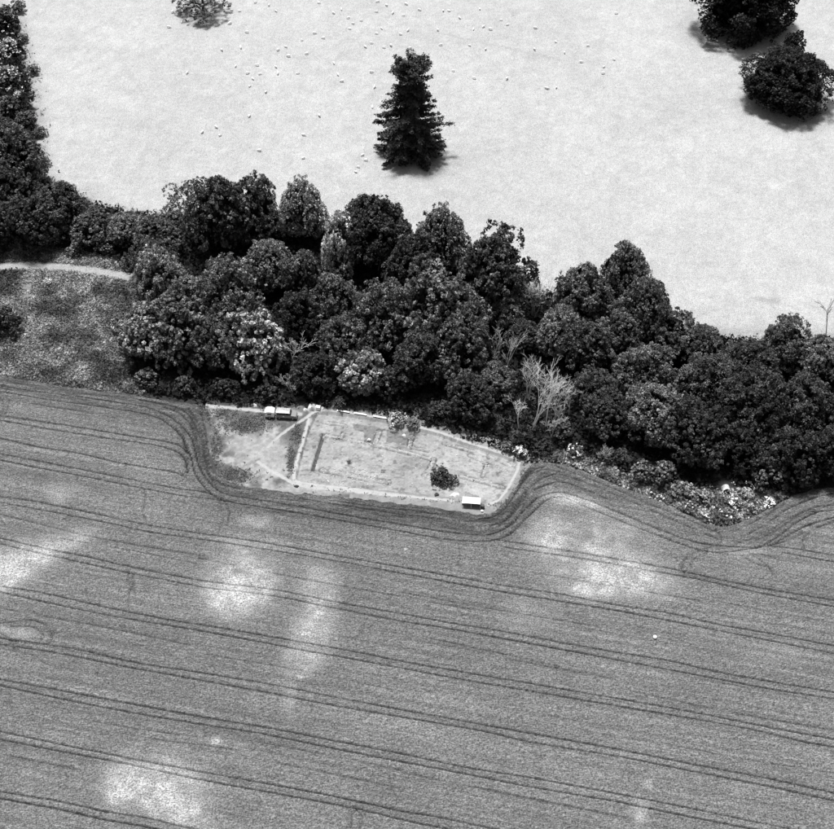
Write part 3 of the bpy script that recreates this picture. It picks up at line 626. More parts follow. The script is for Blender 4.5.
# ------------------------------------------------------------------ shrubs
SHR = 'shrubs round the wood and field edge'
for a in [
 (641, 474, 13, .95, 1.05, 'rounded shrub at the wood front, left of a taller dark one'), (664, 474, 15, 1.0, .9, 'taller dark shrub next to the rounded shrub at the wood front'),
 (575, 452, 9, .9, .8, 'small shrub with white flowers left of the leafless bush'), (771, 476, 20, .8, .65, 'dark spreading shrub behind the white boulder-like bush'),
 (744, 494, 8, .7, 1.8, 'pale bush right of the small white shelter'), (769, 503, 6, .75, 3.2, 'small bright white flowering bush beside the crop'),
 (733, 503, 7, .7, 1.2, 'pale flowering bush between the footpath end and the bright white bush'), (700, 497, 12, .6, 1.15, 'loose pale bush at the field corner'), (683, 490, 13, .65, 1.1, 'pale grassy bush above the field corner'),
 (0, 322, 17, .9, .35, 'black bush cut by the left border in the rough grass'), (48, 282, 4.2, .8, 2.6, 'tiny pale dome-shaped bush just below the footpath'),
 (397, 418.5, 10, .36, 1.5, 'pale bush behind the plank row on the dig edge'), (413, 423, 7, .45, .9, 'small grey bush on the dig edge right of the pale bush'), (520, 452, 7, .8, 1.2, 'flowering bush at the right corner of the excavation'), (507, 447, 7, .7, .9, 'small bush above the right corner of the excavation'),
 (5, 18, 14, .8, .5, 'dark shrub in the top left corner'), (18, 7, 9, .7, .7, 'lower part of the shrubs in the top left corner'), (8, 48, 11, .8, 1.7, 'flower-covered shrub on the left border hedge'), (6, 75, 12, .8, 1.5, 'second flowering shrub down the left border hedge'),
 (18, 95, 5.5, .8, 2.2, 'round pale bush in the left border hedge'), (6, 106, 13, .8, .7, 'dark shrub below the round pale bush in the left hedge'), (27, 118, 10, .7, .7, 'dark shrub at the pasture side of the left hedge'), (36, 178, 7, 1.0, 1.9, 'pale upright shrub by the pasture corner'),
 (33, 70, 7, .7, .8, 'small shrub jutting into the pasture from the left hedge'), (40, 132, 7, .7, .7, 'small dark shrub jutting into the pasture beside the hedgerow tree'), (22, 38, 7, .7, 1.1, 'small grey shrub on the pasture side near the top left corner'), (45, 162, 6, .7, .8, 'low bush just above the pasture corner'),
 (545, 447, 9, .7, .45, 'dark low shrub at the wood front under the dead trees'), (620, 458, 11, .8, .5, 'dark shrub right of the leafless bush'), (268, 392, 12, .7, .4, 'dark shrub behind the white trailer'), (225, 388, 13, .7, .35, 'dark shrub at the wood edge above the farm track'),
 (185, 385, 13, .7, .45, 'dark shrub at the wood edge near the crop corner'), (146, 378, 12, .7, .7, 'shrub between rough grass and wood edge'), (440, 412, 13, .7, .4, 'dark shrub above the dig edge'), (340, 402, 9, .7, .45, 'dark shrub just above the white planks'), (796, 482, 14, .7, .35, 'dark shrub at the edge of the shaded crop'),
 (105, 246, 11, .7, .8, 'grey shrub above the middle of the footpath'), (75, 250, 9, .7, 1.0, 'pale shrub above the footpath'), (130, 262, 10, .7, .7, 'shrub beside the footpath end'), (690, 340, 10, .6, .8, 'low shrub at the open pasture edge'), (735, 349, 11, .6, .6, 'low dark shrub in the gap at the pasture edge'),
 (440, 474, 12, .6, .42, 'round dark bush left standing inside the excavation'), (450, 477, 8, .5, .5, 'smaller dark bush beside the round one inside the excavation'),
]:
    cx, cy, hw, vr, tone, lab = a
    e = tree('shrub', cx, cy, hw, 'small', vr, tone, lab, cat='shrub', group=SHR, lift=.25)
    if 'inside the excavation' in lab: e.location.z = -.66
    if 'flower' in lab:
        r = np.random.default_rng(int(cx*3+cy)); p = Vector(e.location); R = hw/pxm(p); n = 13 if hw > 6 else 9
        d = unit(r.normal(size=(n, 3)) + np.array([0, -.4, .9])); q = d*np.array([R, R, R*vr])*.95; q = q + np.array([0, 0, R*vr*.86+.25])
        V, F = [], []
        for k in range(n):
            a5 = leaf_quads(np.repeat(q[k:k+1], 5, 0)+r.normal(size=(5, 3))*.14, r.normal(size=(5, 3))*.5+d[k]+np.array([0, 0, .6]), .34*r.uniform(.7, 1.3, 5), r, 1.1)
            F.append(a5[1]+len(V)*20); V.append(a5[0])
        link('blossom', np_mesh('blossom', np.concatenate(V), np.concatenate(F)), M['blossom'], e)['kind'] = 'stuff'

# ------------------------------------------------------------------ conifer
def conifer(px, pyb, pyt, hw, label):
    p = at(px, pyb); s = pxm(p)
    lo, hi = 5., 60.
    for _ in range(40):
        Hm = (lo+hi)/2
        if proj(p.x, p.y, Hm)[1] > pyt: lo = Hm
        else: hi = Hm
    Hm = lo; Rm = hw/s; r = np.random.default_rng(12); rr = random.Random(12)
    e = empty('conifer_tree', (p.x, p.y, 0)); tag(e, label, 'tree', 'pasture trees')
    segs = [((0, 0, -.3), (.1, 0, Hm*.35), .65, .45), ((.1, 0, Hm*.35), (0, .1, Hm*.97), .45, .06)]
    P = []; Nn = []; S = []; br = []
    z = .9
    while z < Hm*.985:
        f = z/Hm
        rad = Rm*float(np.interp(f, [0, .08, .25, .45, .62, .70, .76, .84, .92, 1.0], [1.05, 1.16, 1.12, 1.0, .74, .55, .56, .66, .60, .22]))
        n = 20 if f < .14 else (12 if f < .4 else 9)
        for k in range(n):
            a = rr.uniform(0, 6.283); L = max(.8, rad*rr.uniform(.5, 1.0))
            if rr.random() < .10 and .15 < f < .85: L *= 1.38
            up = rr.uniform(-.05, .28) if f < .8 else rr.uniform(.25, .9)
            st = Vector((0, 0, z+rr.uniform(-.4, .4))); en = st + Vector((math.cos(a)*L, math.sin(a)*L, up*L - .015*L*L))
            br.append((st, en, .10*(1-f)+.03, .02))
            m = max(3, int(L*1.7))
            for q in range(m):
                t = .12 + .9*(q+rr.random()*.6)/m
                c = np.array(st.lerp(en, t)); wdt = .40 + .42*math.sin(min(t, 1)*3.0)
                kk = 15
                pp = c + r.normal(size=(kk, 3))*np.array([wdt*.62, wdt*.62, .22]); P.append(pp)
                Nn.append(r.normal(size=(kk, 3))*.45 + np.array([math.cos(a)*.4, math.sin(a)*.4, .8])); S.append(.40*r.uniform(.6, 1.4, kk))
        z += 1.0 if f < .75 else .62
    V, F = tubes(segs, 8); link('trunk', np_mesh('conifer_trunk', V, F, smooth=True), M['bark'], e)
    V, F = tubes(br, 4); link('branches', np_mesh('conifer_branches', V, F), M['bark'], e)
    V, F = leaf_quads(np.concatenate(P), np.concatenate(Nn), np.concatenate(S), r, 1.9); link('crown', np_mesh('conifer_crown', V, F), M['needle'], e)
conifer(411, 154, 61, 33, 'solitary dark conifer with layered ragged branches in the pasture')

# ------------------------------------------------------------------ leafless and dead trees
def bare_tree(name, px, py, H, spread, label, seed, tone=1.0, stems=1, levels=4, r0=.16, dens=3, cat='tree', group='leafless and dead trees', lean=0.0):
    p = at(px, py); rr = random.Random(seed); segs_t = []; segs_b = []
    def grow(st, d, L, rad, lev):
        nseg = 3; q = st; rad = max(rad, .03)
        for k in range(nseg):
            d = (d + Vector((rr.gauss(0, .10), rr.gauss(0, .10), .16 if lev >= levels-1 else .0))).normalized()
            en = q + d*(L/nseg); r1 = rad*.86
            (segs_t if lev == levels else segs_b).append((q, en, rad, r1))
            if lev > 0 and (k > 0 or lev < levels):
                for _ in range(1 if k < nseg-1 else dens-1):
                    ax = Vector((rr.gauss(0, 1), rr.gauss(0, 1), rr.gauss(0, .3))).normalized()
                    nd = (d + ax*spread*(1.0 if lev >= levels else 1.5)*rr.uniform(.6, 1.3)).normalized()
                    if nd.z < -.1: nd.z = .1
                    grow(en, nd, L*rr.uniform(.35, .72), max(rad*.58, .03), lev-1)
            q = en; rad = r1
    for s in range(stems):
        a = s*6.283/stems + rr.random(); base = Vector((math.cos(a)*.08, math.sin(a)*.08, -.2)) if stems > 1 else Vector((0, 0, -.2))
        grow(base, Vector((math.cos(a)*.13*(stems > 1)+lean, math.sin(a)*.13*(stems > 1), 1)).normalized(), H*.45, r0, levels)
    e = empty(name, (p.x, p.y, 0)); tag(e, label, cat, group)
    V, F = tubes(segs_t, 6); t = link('trunk', np_mesh('bare_trunk', V, F, smooth=True), M['pale_bark'], e)
    V, F = tubes(segs_b, 3); b = link('branches', np_mesh('bare_branches', V, F), M['pale_bark'], e)
    for o in (t, b): o.color = (tone, tone, tone, 1)
    return e
bare_tree('dead_tree', 519, 432, 13, .5, 'short bleached dead tree, leftmost of the bare group in the wood front', 3, 1.7, 1, 4, .17)
bare_tree('dead_tree', 533, 433, 21, .34, 'tallest bleached dead tree in the middle of the bare group', 5, 1.7, 2, 4, .2)
bare_tree('dead_tree', 545, 430, 19, .36, 'bleached dead tree just right of the tallest one', 8, 1.6, 1, 4, .18)
bare_tree('dead_tree', 556, 427, 18, .38, 'third bleached dead tree counting rightward from the tallest one', 11, 1.4, 2, 4, .15)
bare_tree('dead_tree', 569, 420, 15, .4, 'thin bleached dead tree, rightmost of the bare group', 12, 1.2, 1, 4, .13)
bare_tree('dead_tree', 527, 404, 16, .42, 'greyish dead tree standing behind the short one of the bare group', 13, 1.2, 2, 4, .15)
bare_tree('dead_tree', 551, 438, 11, .5, 'low bleached dead tree in front of the bare group', 15, 1.5, 2, 4, .14)
bare_tree('dead_tree', 503, 384, 18, .38, 'pale half-dead tree above the small bushy tree left of the bare group', 14, 1.0, 2, 4, .15)
bare_tree('dead_tree', 293, 372, 15, .42, 'bleached dead tree with few branches right of the bright large-leaved tree', 17, 1.4, 1, 4, .17)
bare_tree('dead_tree', 292, 398, 7, .6, 'small dead tree at the wood edge above the van', 19, 1.0, 2, 4, .1)
bare_tree('leafless_tree', 533, 322, 16, .42, 'leafless feathery tree against the pasture in the wood gap', 23, 1.0, 4, 4, .13)
bare_tree('leafless_tree', 826, 336, 13, .3, 'thin leafless sapling against the pasture at the right border', 29, .5, 1, 4, .13)
bare_tree('leafless_bush', 603, 462, 5.5, .6, 'leafless spreading bush at the wood front', 31, .9, 4, 3, .08, cat='shrub')
bare_tree('dead_tree', 378, 274, 13, .55, 'grey dead limbs showing in front of the black-crowned tree', 37, .6, 1, 4, .16)
bare_tree('dead_tree', 583, 402, 10, .45, 'slender dead sapling beside the dark tree right of the bare group', 41, .9, 1, 4, .11)

# ------------------------------------------------------------------ uncountable ground vegetation
def scatter(name, label, pts, tones, size, n_per, r, up=.6, h=.35, mat_='herb', matobj=None, z0=None):
    pts = np.asarray(pts); n = len(pts)
    P = np.repeat(pts, n_per, 0) + r.normal(size=(n*n_per, 3))*np.array([.5, .5, .0])*np.repeat(size, n_per)[:, None]
    P[:, 2] += r.random(n*n_per)*np.repeat(size, n_per)*h*2
    Nn = r.normal(size=(n*n_per, 3))*.6 + np.array([0, -.15, up]); S = np.repeat(size, n_per)*r.uniform(.45, 1.0, n*n_per)*.75
    V, F = leaf_quads(P, Nn, S, r, 1.5)
    o = link(name, np_mesh(name, V, F, np.repeat(np.repeat(tones, n_per), 4)), M[mat_]); tag(o, label, 'plants', None, 'stuff'); return o
def rand_in(poly, n, r):
    lo = poly.min(0); hi = poly.max(0); out = []
    while sum(len(q) for q in out) < n:
        q = r.random((n*2, 2))*(hi-lo)+lo; out.append(q[inpoly(q[:, 0], q[:, 1], poly)])
    return np.concatenate(out)[:n]
r = np.random.default_rng(77)
q = rand_in(ROUGH, 22000, r)
d = segdist(q[:, 0], q[:, 1], FARPATH, cap=50); px_, py_ = proj(q[:, 0], q[:, 1], 0*q[:, 0])
k = (d > 1.7) & (np.exp(-((px_-27)/7)**2-((py_-290)/13)**2) < r.random(len(q))) & ~inpoly(q[:, 0], q[:, 1]-.8, crop_poly); q = q[k]
nn = fbm(q[:, 0]*.16, q[:, 1]*.16, 91); n3 = fbm(q[:, 0]*.6, q[:, 1]*.6, 92)
tn = np.clip(.06 + .28*sstep(.30, .68, nn)*(.35+n3) + .08*(n3-.5), .04, .38)*r.uniform(.7, 1.3, len(q))
scatter('rough_grass', 'tussocky rough grass and weeds left of the wood', np.column_stack([q, 0*q[:, 0]+.02]), tn, r.uniform(.25, .75, len(q)), 5, r)
wood_poly = np.vstack([pe[(pe[:, 0] > -140) & (pe[:, 0] < 120)], ce[::-1][(ce[::-1][:, 0] > -140) & (ce[::-1][:, 0] < 120)]])
q = rand_in(wood_poly, 30000, r)
k = ~inpoly(q[:, 0], q[:, 1], ROUGH) & ~inpoly(q[:, 0], q[:, 1], WEST) & ~inpoly(q[:, 0], q[:, 1], dig_poly) & (segdist(q[:, 0], q[:, 1], dig_poly, True, 50) > 1.8) & ~inpoly(q[:, 0], q[:, 1]-.8, crop_poly)
k &= segdist(q[:, 0], q[:, 1], catmull(gpoly(SITE_PATHS[0][0]), 3), cap=50) > 1.4
k &= segdist(q[:, 0], q[:, 1], FARPATH, cap=50) > 1.6
k &= ~inpoly(q[:, 0], q[:, 1], HERB) & (np.hypot(q[:, 0]-at(725.5, 489).x, (q[:, 1]-at(725.5, 489).y)*.7) > 2.6); px_, py_ = proj(q[:, 0], q[:, 1], 0*q[:, 0]); k &= ~((px_ > 290) & (px_ < 540) & (py_ > 462))
q = q[k]; nn = fbm(q[:, 0]*.3, q[:, 1]*.3, 93)
scatter('undergrowth', 'dark bramble and leaf undergrowth on the wood floor', np.column_stack([q, 0*q[:, 0]]), .006+.028*nn*r.random(len(q)), r.uniform(.5, 1.5, len(q)), 4, r, h=.8)  # tone kept very dark: shade in the wood gaps put into the colour
# weeds and white-flowered herbs along the field corner on the right
q = rand_in(HERB, 5200, r); q = q[np.hypot(q[:, 0]-at(725.5, 491).x, (q[:, 1]-at(725.5, 493).y)*.6) > 1.5]; nn = fbm(q[:, 0]*.5, q[:, 1]*.5, 94)
scatter('field_edge_herbs', 'pale weeds and tall herbs between the right-hand wood and crop', np.column_stack([q, 0*q[:, 0]]), np.clip(.10+.26*sstep(.36, .72, nn), .07, .38)*r.uniform(.6, 1.4, len(q)), r.uniform(.35, .9, len(q)), 6, r, h=.5)
q = rand_in(gpoly([(640, 490), (680, 500), (715, 485), (735, 480), (775, 495), (760, 512), (736, 522), (718, 526), (692, 515), (662, 501)]), 55, r)
q2 = rand_in(gpoly([(-10, 25), (14, 25), (22, 60), (28, 95), (30, 115), (5, 120), (-10, 100)]), 60, r)
q3 = rand_in(gpoly([(20, 205), (70, 215), (100, 235), (40, 235), (10, 225)]), 26, r)
qq = np.vstack([np.column_stack([q, 0*q[:, 0]+.9]), np.column_stack([q2, 0*q2[:, 0]+2.6]), np.column_stack([q3, 0*q3[:, 0]+5.5])])
scatter('white_flowers', 'white umbel flowers scattered over hedge and field corner', qq, np.full(len(qq), .6), r.uniform(.3, .8, len(qq)), 5, r, h=.2)
# weeds of the bare ground west of the dig and round its edge
q = rand_in(WEST, 9000, r); px_, py_ = proj(q[:, 0], q[:, 1], 0*q[:, 0])
dens = np.zeros(len(q))
for (a, b, rx, ry) in ((245, 424, 24, 8), (235, 476, 18, 8), (297, 435, 4.5, 10), (291, 460, 4, 13), (205, 416, 6, 9), (219, 470, 6, 9), (225, 415, 14, 5), (262, 418, 12, 5), (216, 445, 5, 16)):
    dens = np.maximum(dens, np.exp(-(((px_-a)/rx)**2+((py_-b)/ry)**2)**1.5))
nn = fbm(q[:, 0]*.5, q[:, 1]*.5, 95); k = (dens*(.3+1.1*nn) > r.random(len(q))*.9) | (r.random(len(q)) < .006); q = q[k]; nn = nn[k]
scatter('weeds', 'dark weed patches on bare soil beside the excavation', np.column_stack([q, [ground_z(*p) for p in q]]), np.clip(.07+.26*nn*r.random(len(q)), .07, .3), r.uniform(.15, .42, len(q)), 6, r, h=.3)
dq = np.concatenate([a[None]+(b-a)[None]*r.random((26, 1))+r.normal(size=(26, 2))*.45 for a, b in zip(dig_poly, np.roll(dig_poly, -1, 0))])
cen = dig_poly.mean(0); dq = dq + unit(dq-cen)*1.9
px_, py_ = proj(dq[:, 0], dq[:, 1], 0*dq[:, 0]); k = ~inpoly(dq[:, 0], dq[:, 1], dig_poly) & ((px_ > 345) | (py_ > 486)); dq = dq[k]
scatter('edge_weeds', 'grey weeds fringing the excavation', np.column_stack([dq, [ground_z(*p) for p in dq]]), r.uniform(.08, .28, len(dq)), r.uniform(.15, .38, len(dq)), 4, r, h=.4)
# pasture edge tussocks
eq = np.concatenate([a[None]+(b-a)[None]*r.random((26, 1))+r.normal(size=(26, 2))*1.5 for a, b in zip(pe[:-1], pe[1:]) if -130 < a[0] < 130])
scatter('pasture_edge_grass', 'coarse grass where the pasture meets the wood', np.column_stack([eq, 0*eq[:, 0]]), r.uniform(.05, .26, len(eq)), r.uniform(.25, .8, len(eq)), 4, r)
# tussocks over the pasture
pq = np.column_stack([r.uniform(-140, 140, 26000), r.uniform(255, 520, 26000)]); pq = pq[inpoly(pq[:, 0], pq[:, 1], pasture_poly)]
pq = pq[fbm(pq[:, 0]*.08, pq[:, 1]*.08, 96) > .40]
scatter('pasture_tussocks', 'faint tussocks all over the grazed pasture', np.column_stack([pq, 0*pq[:, 0]]), r.uniform(.20, .36, len(pq)), r.uniform(.12, .34, len(pq)), 2, r, up=3.5, h=.1)

# ------------------------------------------------------------------ stones in the dig
def stone_mesh(seed):
    rr = random.Random(seed); bm = bmesh.new(); bmesh.ops.create_icosphere(bm, subdivisions=1, radius=.5)
    for v in bm.verts: v.co = Vector((v.co.x*rr.uniform(.8, 1.2), v.co.y*rr.uniform(.7, 1.1), v.co.z*rr.uniform(.4, .8)))
    V = np.array([v.co[:] for v in bm.verts]); F = np.array([[v.index for v in f.verts] for f in bm.faces]); bm.free(); return V, F
SV = [stone_mesh(k) for k in range(6)]; VV = []; FF = []; nv = 0
for k in range(160):
    p = at(rng.uniform(322, 392), rng.uniform(466, 483)); stone_pts.append((p.x, p.y))
for k in range(120):
    p = at(rng.uniform(312, 510), rng.uniform(420, 492)); stone_pts.append((p.x, p.y))
for k in range(60):
    t = rng.uniform(2.2, 5.6); p = at(441+12*math.cos(t)+rng.normal()*1.2, 477-9*math.sin(t)+rng.normal()*1.0); stone_pts.append((p.x, p.y))
for (x, y) in stone_pts:
    if not inpoly(np.array([x]), np.array([y]), dig_poly)[0]: continue
    V, F = SV[rng.integers(6)]; s = rng.uniform(.15, .42); a = rng.uniform(0, 6.28); c, n = math.cos(a), math.sin(a)
    VV.append(np.column_stack([(V[:, 0]*c-V[:, 1]*n)*s+x, (V[:, 0]*n+V[:, 1]*c)*s+y, V[:, 2]*s+ground_z(x, y)+.06*s])); FF.append(F+nv); nv += len(V)
o = link('loose_stones', np_mesh('loose_stones', np.concatenate(VV), np.concatenate(FF)), M['stone']); tag(o, 'loose stones and wall rubble on the excavation floor', 'stones', None, 'stuff')

# ------------------------------------------------------------------ white planks along the dig's upper edge
def prism(bm, prof, y0, y1):
    a = [bm.verts.new((x, y0, z)) for x, z in prof]; b = [bm.verts.new((x, y1, z)) for x, z in prof]
    bm.faces.new(a); bm.faces.new(b[::-1]); n = len(prof)
    for k in range(n): bm.faces.new((a[k], b[k], b[(k+1) % n], a[(k+1) % n]))
for (x0, y0, x1, y1, lab) in ((337, 411.3, 349.5, 413.2, 'white plank nearest the white heap, leftmost along the dig edge'), (354, 414, 366.5, 415.8, 'second white plank from the left along the dig edge'),
                              (373, 416.8, 386.5, 419.4, 'third white plank from the left along the dig edge'), (397.5, 422, 404.5, 423.8, 'short white plank, rightmost along the dig edge')):
    a, b = at(x0, y0), at(x1, y1); d = b-a; L = d.length
    bm = bmesh.new(); box(bm, (0, 0, .34), (L, .42, .07), 0, .015)
    for t in (-.4, .4): box(bm, (t*L, 0, .14), (.14, .36, .33), 0, .01)
    o = link('plank', bm_mesh('plank', bm), M['white_paint']); m = (a+b)/2; o.location = (m.x, m.y, .03); o.rotation_euler = (0, 0, math.atan2(d.y, d.x)); tag(o, lab, 'plank', 'white planks along the dig')

# ------------------------------------------------------------------ vehicles
def wheel(parent, x, y, rad=.36):
    bm = bmesh.new(); bmesh.ops.create_cone(bm, cap_ends=True, segments=18, radius1=rad, radius2=rad, depth=.2)
    bmesh.ops.rotate(bm, cent=(0, 0, 0), matrix=Matrix.Rotation(math.pi/2, 3, 'X'), verts=bm.verts)
    bmesh.ops.bevel(bm, geom=[e for e in bm.edges if len(e.link_faces) == 2 and any(len(f.verts) > 4 for f in e.link_faces)], offset=.04, segments=2, affect='EDGES')
    w = link('wheel', bm_mesh('wheel', bm), M['rubber'], parent); w.location = (x, y, rad)
    bm = bmesh.new(); bmesh.ops.create_cone(bm, cap_ends=True, segments=14, radius1=rad*.55, radius2=rad*.45, depth=.22)
    bmesh.ops.rotate(bm, cent=(0, 0, 0), matrix=Matrix.Rotation(math.pi/2, 3, 'X'), verts=bm.verts)
    link('hub', bm_mesh('hub', bm), M['chrome'], w)
def van():
    p = at(286.3, 417.3); e = empty('parked_van', (p.x, p.y, .06), math.radians(-5)); e.scale = (1, 1.1, 1.22); tag(e, 'light-roofed estate van parked right of the small white trailer', 'van')
    W = .84
    bm = bmesh.new(); prism(bm, [(-2.2, .42), (2.45, .42), (2.5, .62), (2.45, 1.0), (1.35, 1.14), (-2.2, 1.14), (-2.26, .8)], -W, W)
    bmesh.ops.bevel(bm, geom=bm.edges[:], offset=.05, segments=2, affect='EDGES'); link('body', bm_mesh('body', bm), M['grey_paint'], e)
    bm = bmesh.new(); prism(bm, [(-2.16, 1.1), (1.3, 1.1), (.98, 1.72), (-2.1, 1.72)], -W+.06, W-.06)
    bmesh.ops.bevel(bm, geom=bm.edges[:], offset=.04, segments=2, affect='EDGES'); cab = link('cabin', bm_mesh('cabin', bm), M['dark_paint'], e)
    # roof: long pale panel, rounded to the sides
    V = []; F = []; nx, ny = 14, 9
    for i in range(nx):
        for j in range(ny):
            u = i/(nx-1); v = j/(ny-1)*2-1; x = -2.18+3.2*u
            V.append((x, v*(W-.02), 1.90 - .17*abs(v)**3 - .05*(2*u-1)**4 - (.012 if i % 2 else 0)))
    F = grid_faces(nx, ny)
    bm = bmesh.new(); vs_ = [bm.verts.new(v) for v in V]
    for f in F: bm.faces.new([vs_[k] for k in f])
    bmesh.ops.solidify(bm, geom=bm.faces[:], thickness=.06); link('roof', bm_mesh('roof', bm, True), M['pale_paint'], e)
    for s in (-1, 1):
        for (x0, x1) in ((-1.95, -1.05), (-.95, -.1), (0, .85)):
            bm = bmesh.new(); box(bm, ((x0+x1)/2, s*(W-.05), 1.40), (x1-x0, .03, .46), 0, .008); link('window', bm_mesh('window', bm), M['glass'], e)
        wheel(e, -1.45, s*.74); wheel(e, 1.65, s*.74)
        bm = bmesh.new(); bmesh.ops.create_uvsphere(bm, u_segments=12, v_segments=8, radius=.12); bmesh.ops.scale(bm, vec=(.5, 1, 1), verts=bm.verts)
        h = link('headlight', bm_mesh('headlight', bm, True), M['chrome'], e); h.location = (2.5, s*.55, .78)
    bm = bmesh.new(); box(bm, (0, 0, 0), (.03, 1.36, .62), 0, .01); w = link('windscreen', bm_mesh('windscreen', bm), M['glass'], e); w.location = (1.17, 0, 1.42); w.rotation_euler = (0, math.radians(-27), 0)
    for x in (-2.3, 2.56): 
        bm = bmesh.new(); box(bm, (x, 0, .5), (.1, 1.66, .14), 0, .03); link('bumper', bm_mesh('bumper', bm), M['chrome'], e)
    bm = bmesh.new(); box(bm, (1.95, 0, 1.085), (1.0, 1.3, .05), 0, .02); b = link('bonnet', bm_mesh('bonnet', bm), M['dark_paint'], e); b.rotation_euler = (0, math.radians(4), 0)
    bm = bmesh.new(); box(bm, (-.45, -W-.012, .85), (.34, .02, .26), 0, .004); link('side_panel', bm_mesh('side_panel', bm), M['white_paint'], e)
def trailer():
    p = at(270.3, 416.3); e = empty('trailer', (p.x, p.y, .06), math.radians(-4)); e.scale = (1, 1.1, 1.2); tag(e, 'small white box trailer with rounded roof left of the van', 'trailer')
    bm = bmesh.new(); prof = [(-1.05, .45), (1.1, .45), (1.12, 1.5)] + [(1.12*math.cos(t), 1.5+.32*math.sin(t)) for t in np.linspace(.25, math.pi-.25, 7)] + [(-1.12, 1.5)]
    prism(bm, prof, -.85, .85); bmesh.ops.bevel(bm, geom=bm.edges[:], offset=.05, segments=2, affect='EDGES'); link('body', bm_mesh('body', bm, False), M['white_paint'], e)
    for s in (-1, 1):
        wheel(e, 0, s*.93, .3)
        bm = bmesh.new(); box(bm, (0, s*.865, 1.2), (.9, .03, .36), 0, .01); link('window', bm_mesh('window', bm), M['glass'], e)
        bm = bmesh.new(); box(bm, (0, s*.97, .66), (.86, .26, .05), 0, .015); link('mudguard', bm_mesh('mudguard', bm), M['grey_paint'], e)
    V, F = tubes([((-1.05, .4, .45), (-2.0, 0, .42), .04, .04), ((-1.05, -.4, .45), (-2.0, 0, .42), .04, .04), ((-1.95, 0, 0), (-1.95, 0, .5), .03, .03)], 6); link('drawbar', np_mesh('drawbar', V, F), M['dark_paint'], e)
van(); trailer()

# ------------------------------------------------------------------ canvas things
def sheet_heap(name, px, py, rx, ry, h, seed, label, cat='heap', m='canvas'):
    p = at(px, py); r_ = np.random.default_rng(seed); n = 26
    th = np.linspace(0, 2*math.pi, n, endpoint=False); V = []; ph = r_.uniform(0, 6, 4)
    for k in range(9):
        t = k/8; rad = 1-t
        for a in th:
            f = 1 + .16*math.sin(3*a+ph[0]) + .10*math.sin(5*a+ph[1]) + .05*math.sin(9*a+ph[2])
            V.append((rx*rad**.75*f*math.cos(a), ry*rad**.75*f*math.sin(a), h*(1-(1-t)**2.2)*(1+.22*math.sin(2*a+ph[3])*math.sin(6*t)) + .03*r_.random()))
    F = []
    for k in range(8):
        for j in range(n): F.append((k*n+j, k*n+(j+1) % n, (k+1)*n+(j+1) % n, (k+1)*n+j))
    o = link(name, np_mesh(name, V, F), M[m]); o.location = (p.x, p.y, ground_z(p.x, p.y)-.03); tag(o, label, cat); return o
sheet_heap('tarpaulin_heap', 312.5, 407.8, 1.25, 1.2, 1.15, 1, 'largest heap under white sheeting above the corner of the dig')
sheet_heap('tarpaulin_heap', 305.2, 410.2, .5, .5, .5, 2, 'small white bundle at the left of the white heap')
sheet_heap('tarpaulin_heap', 322.5, 408.6, .42, .5, .5, 3, 'small white bundle at the far right of the white heap')
sheet_heap('tarpaulin_heap', 455.3, 494.5, 1.15, .8, .9, 4, 'white sheeted heap between the dark bush and the awning')
sheet_heap('tarpaulin_heap', 254.5, 405.3, .75, .6, .6, 5, 'white bundle at the wood edge left of the trailer')
sheet_heap('tarpaulin_heap', 369, 437, .42, .4, .35, 6, 'small white bundle in the sunken room of the dig')
sheet_heap('tarpaulin_heap', 404, 432.5, .4, .45, .3, 7, 'small white bundle in the right-hand sunken room of the dig')
sheet_heap('soil_heap', 436.6, 495, .55, .5, .5, 8, 'dark soil heap beside the lower footpath of the dig', 'heap', 'dark_soil')
sheet_heap('soil_heap', 443.8, 496, .35, .35, .35, 9, 'smaller dark soil heap right of the first on the lower footpath', 'heap', 'dark_soil')
sheet_heap('soil_heap', 296.5, 486.7, .6, .35, .4, 10, 'dark soil heap where two footpaths meet at the lower left of the dig', 'heap', 'dark_soil')
p = at(318.2, 409.3); bm = bmesh.new(); box(bm, (0, 0, .45), (.95, .8, .9), 0, .04); box(bm, (0, 0, .93), (1.03, .88, .09), 0, .02)
o = link('white_crate', bm_mesh('white_crate', bm), M['white_paint']); o.location = (p.x, p.y, 0); o.rotation_euler = (0, 0, -.2); tag(o, 'white lidded crate right of the largest white heap', 'crate')
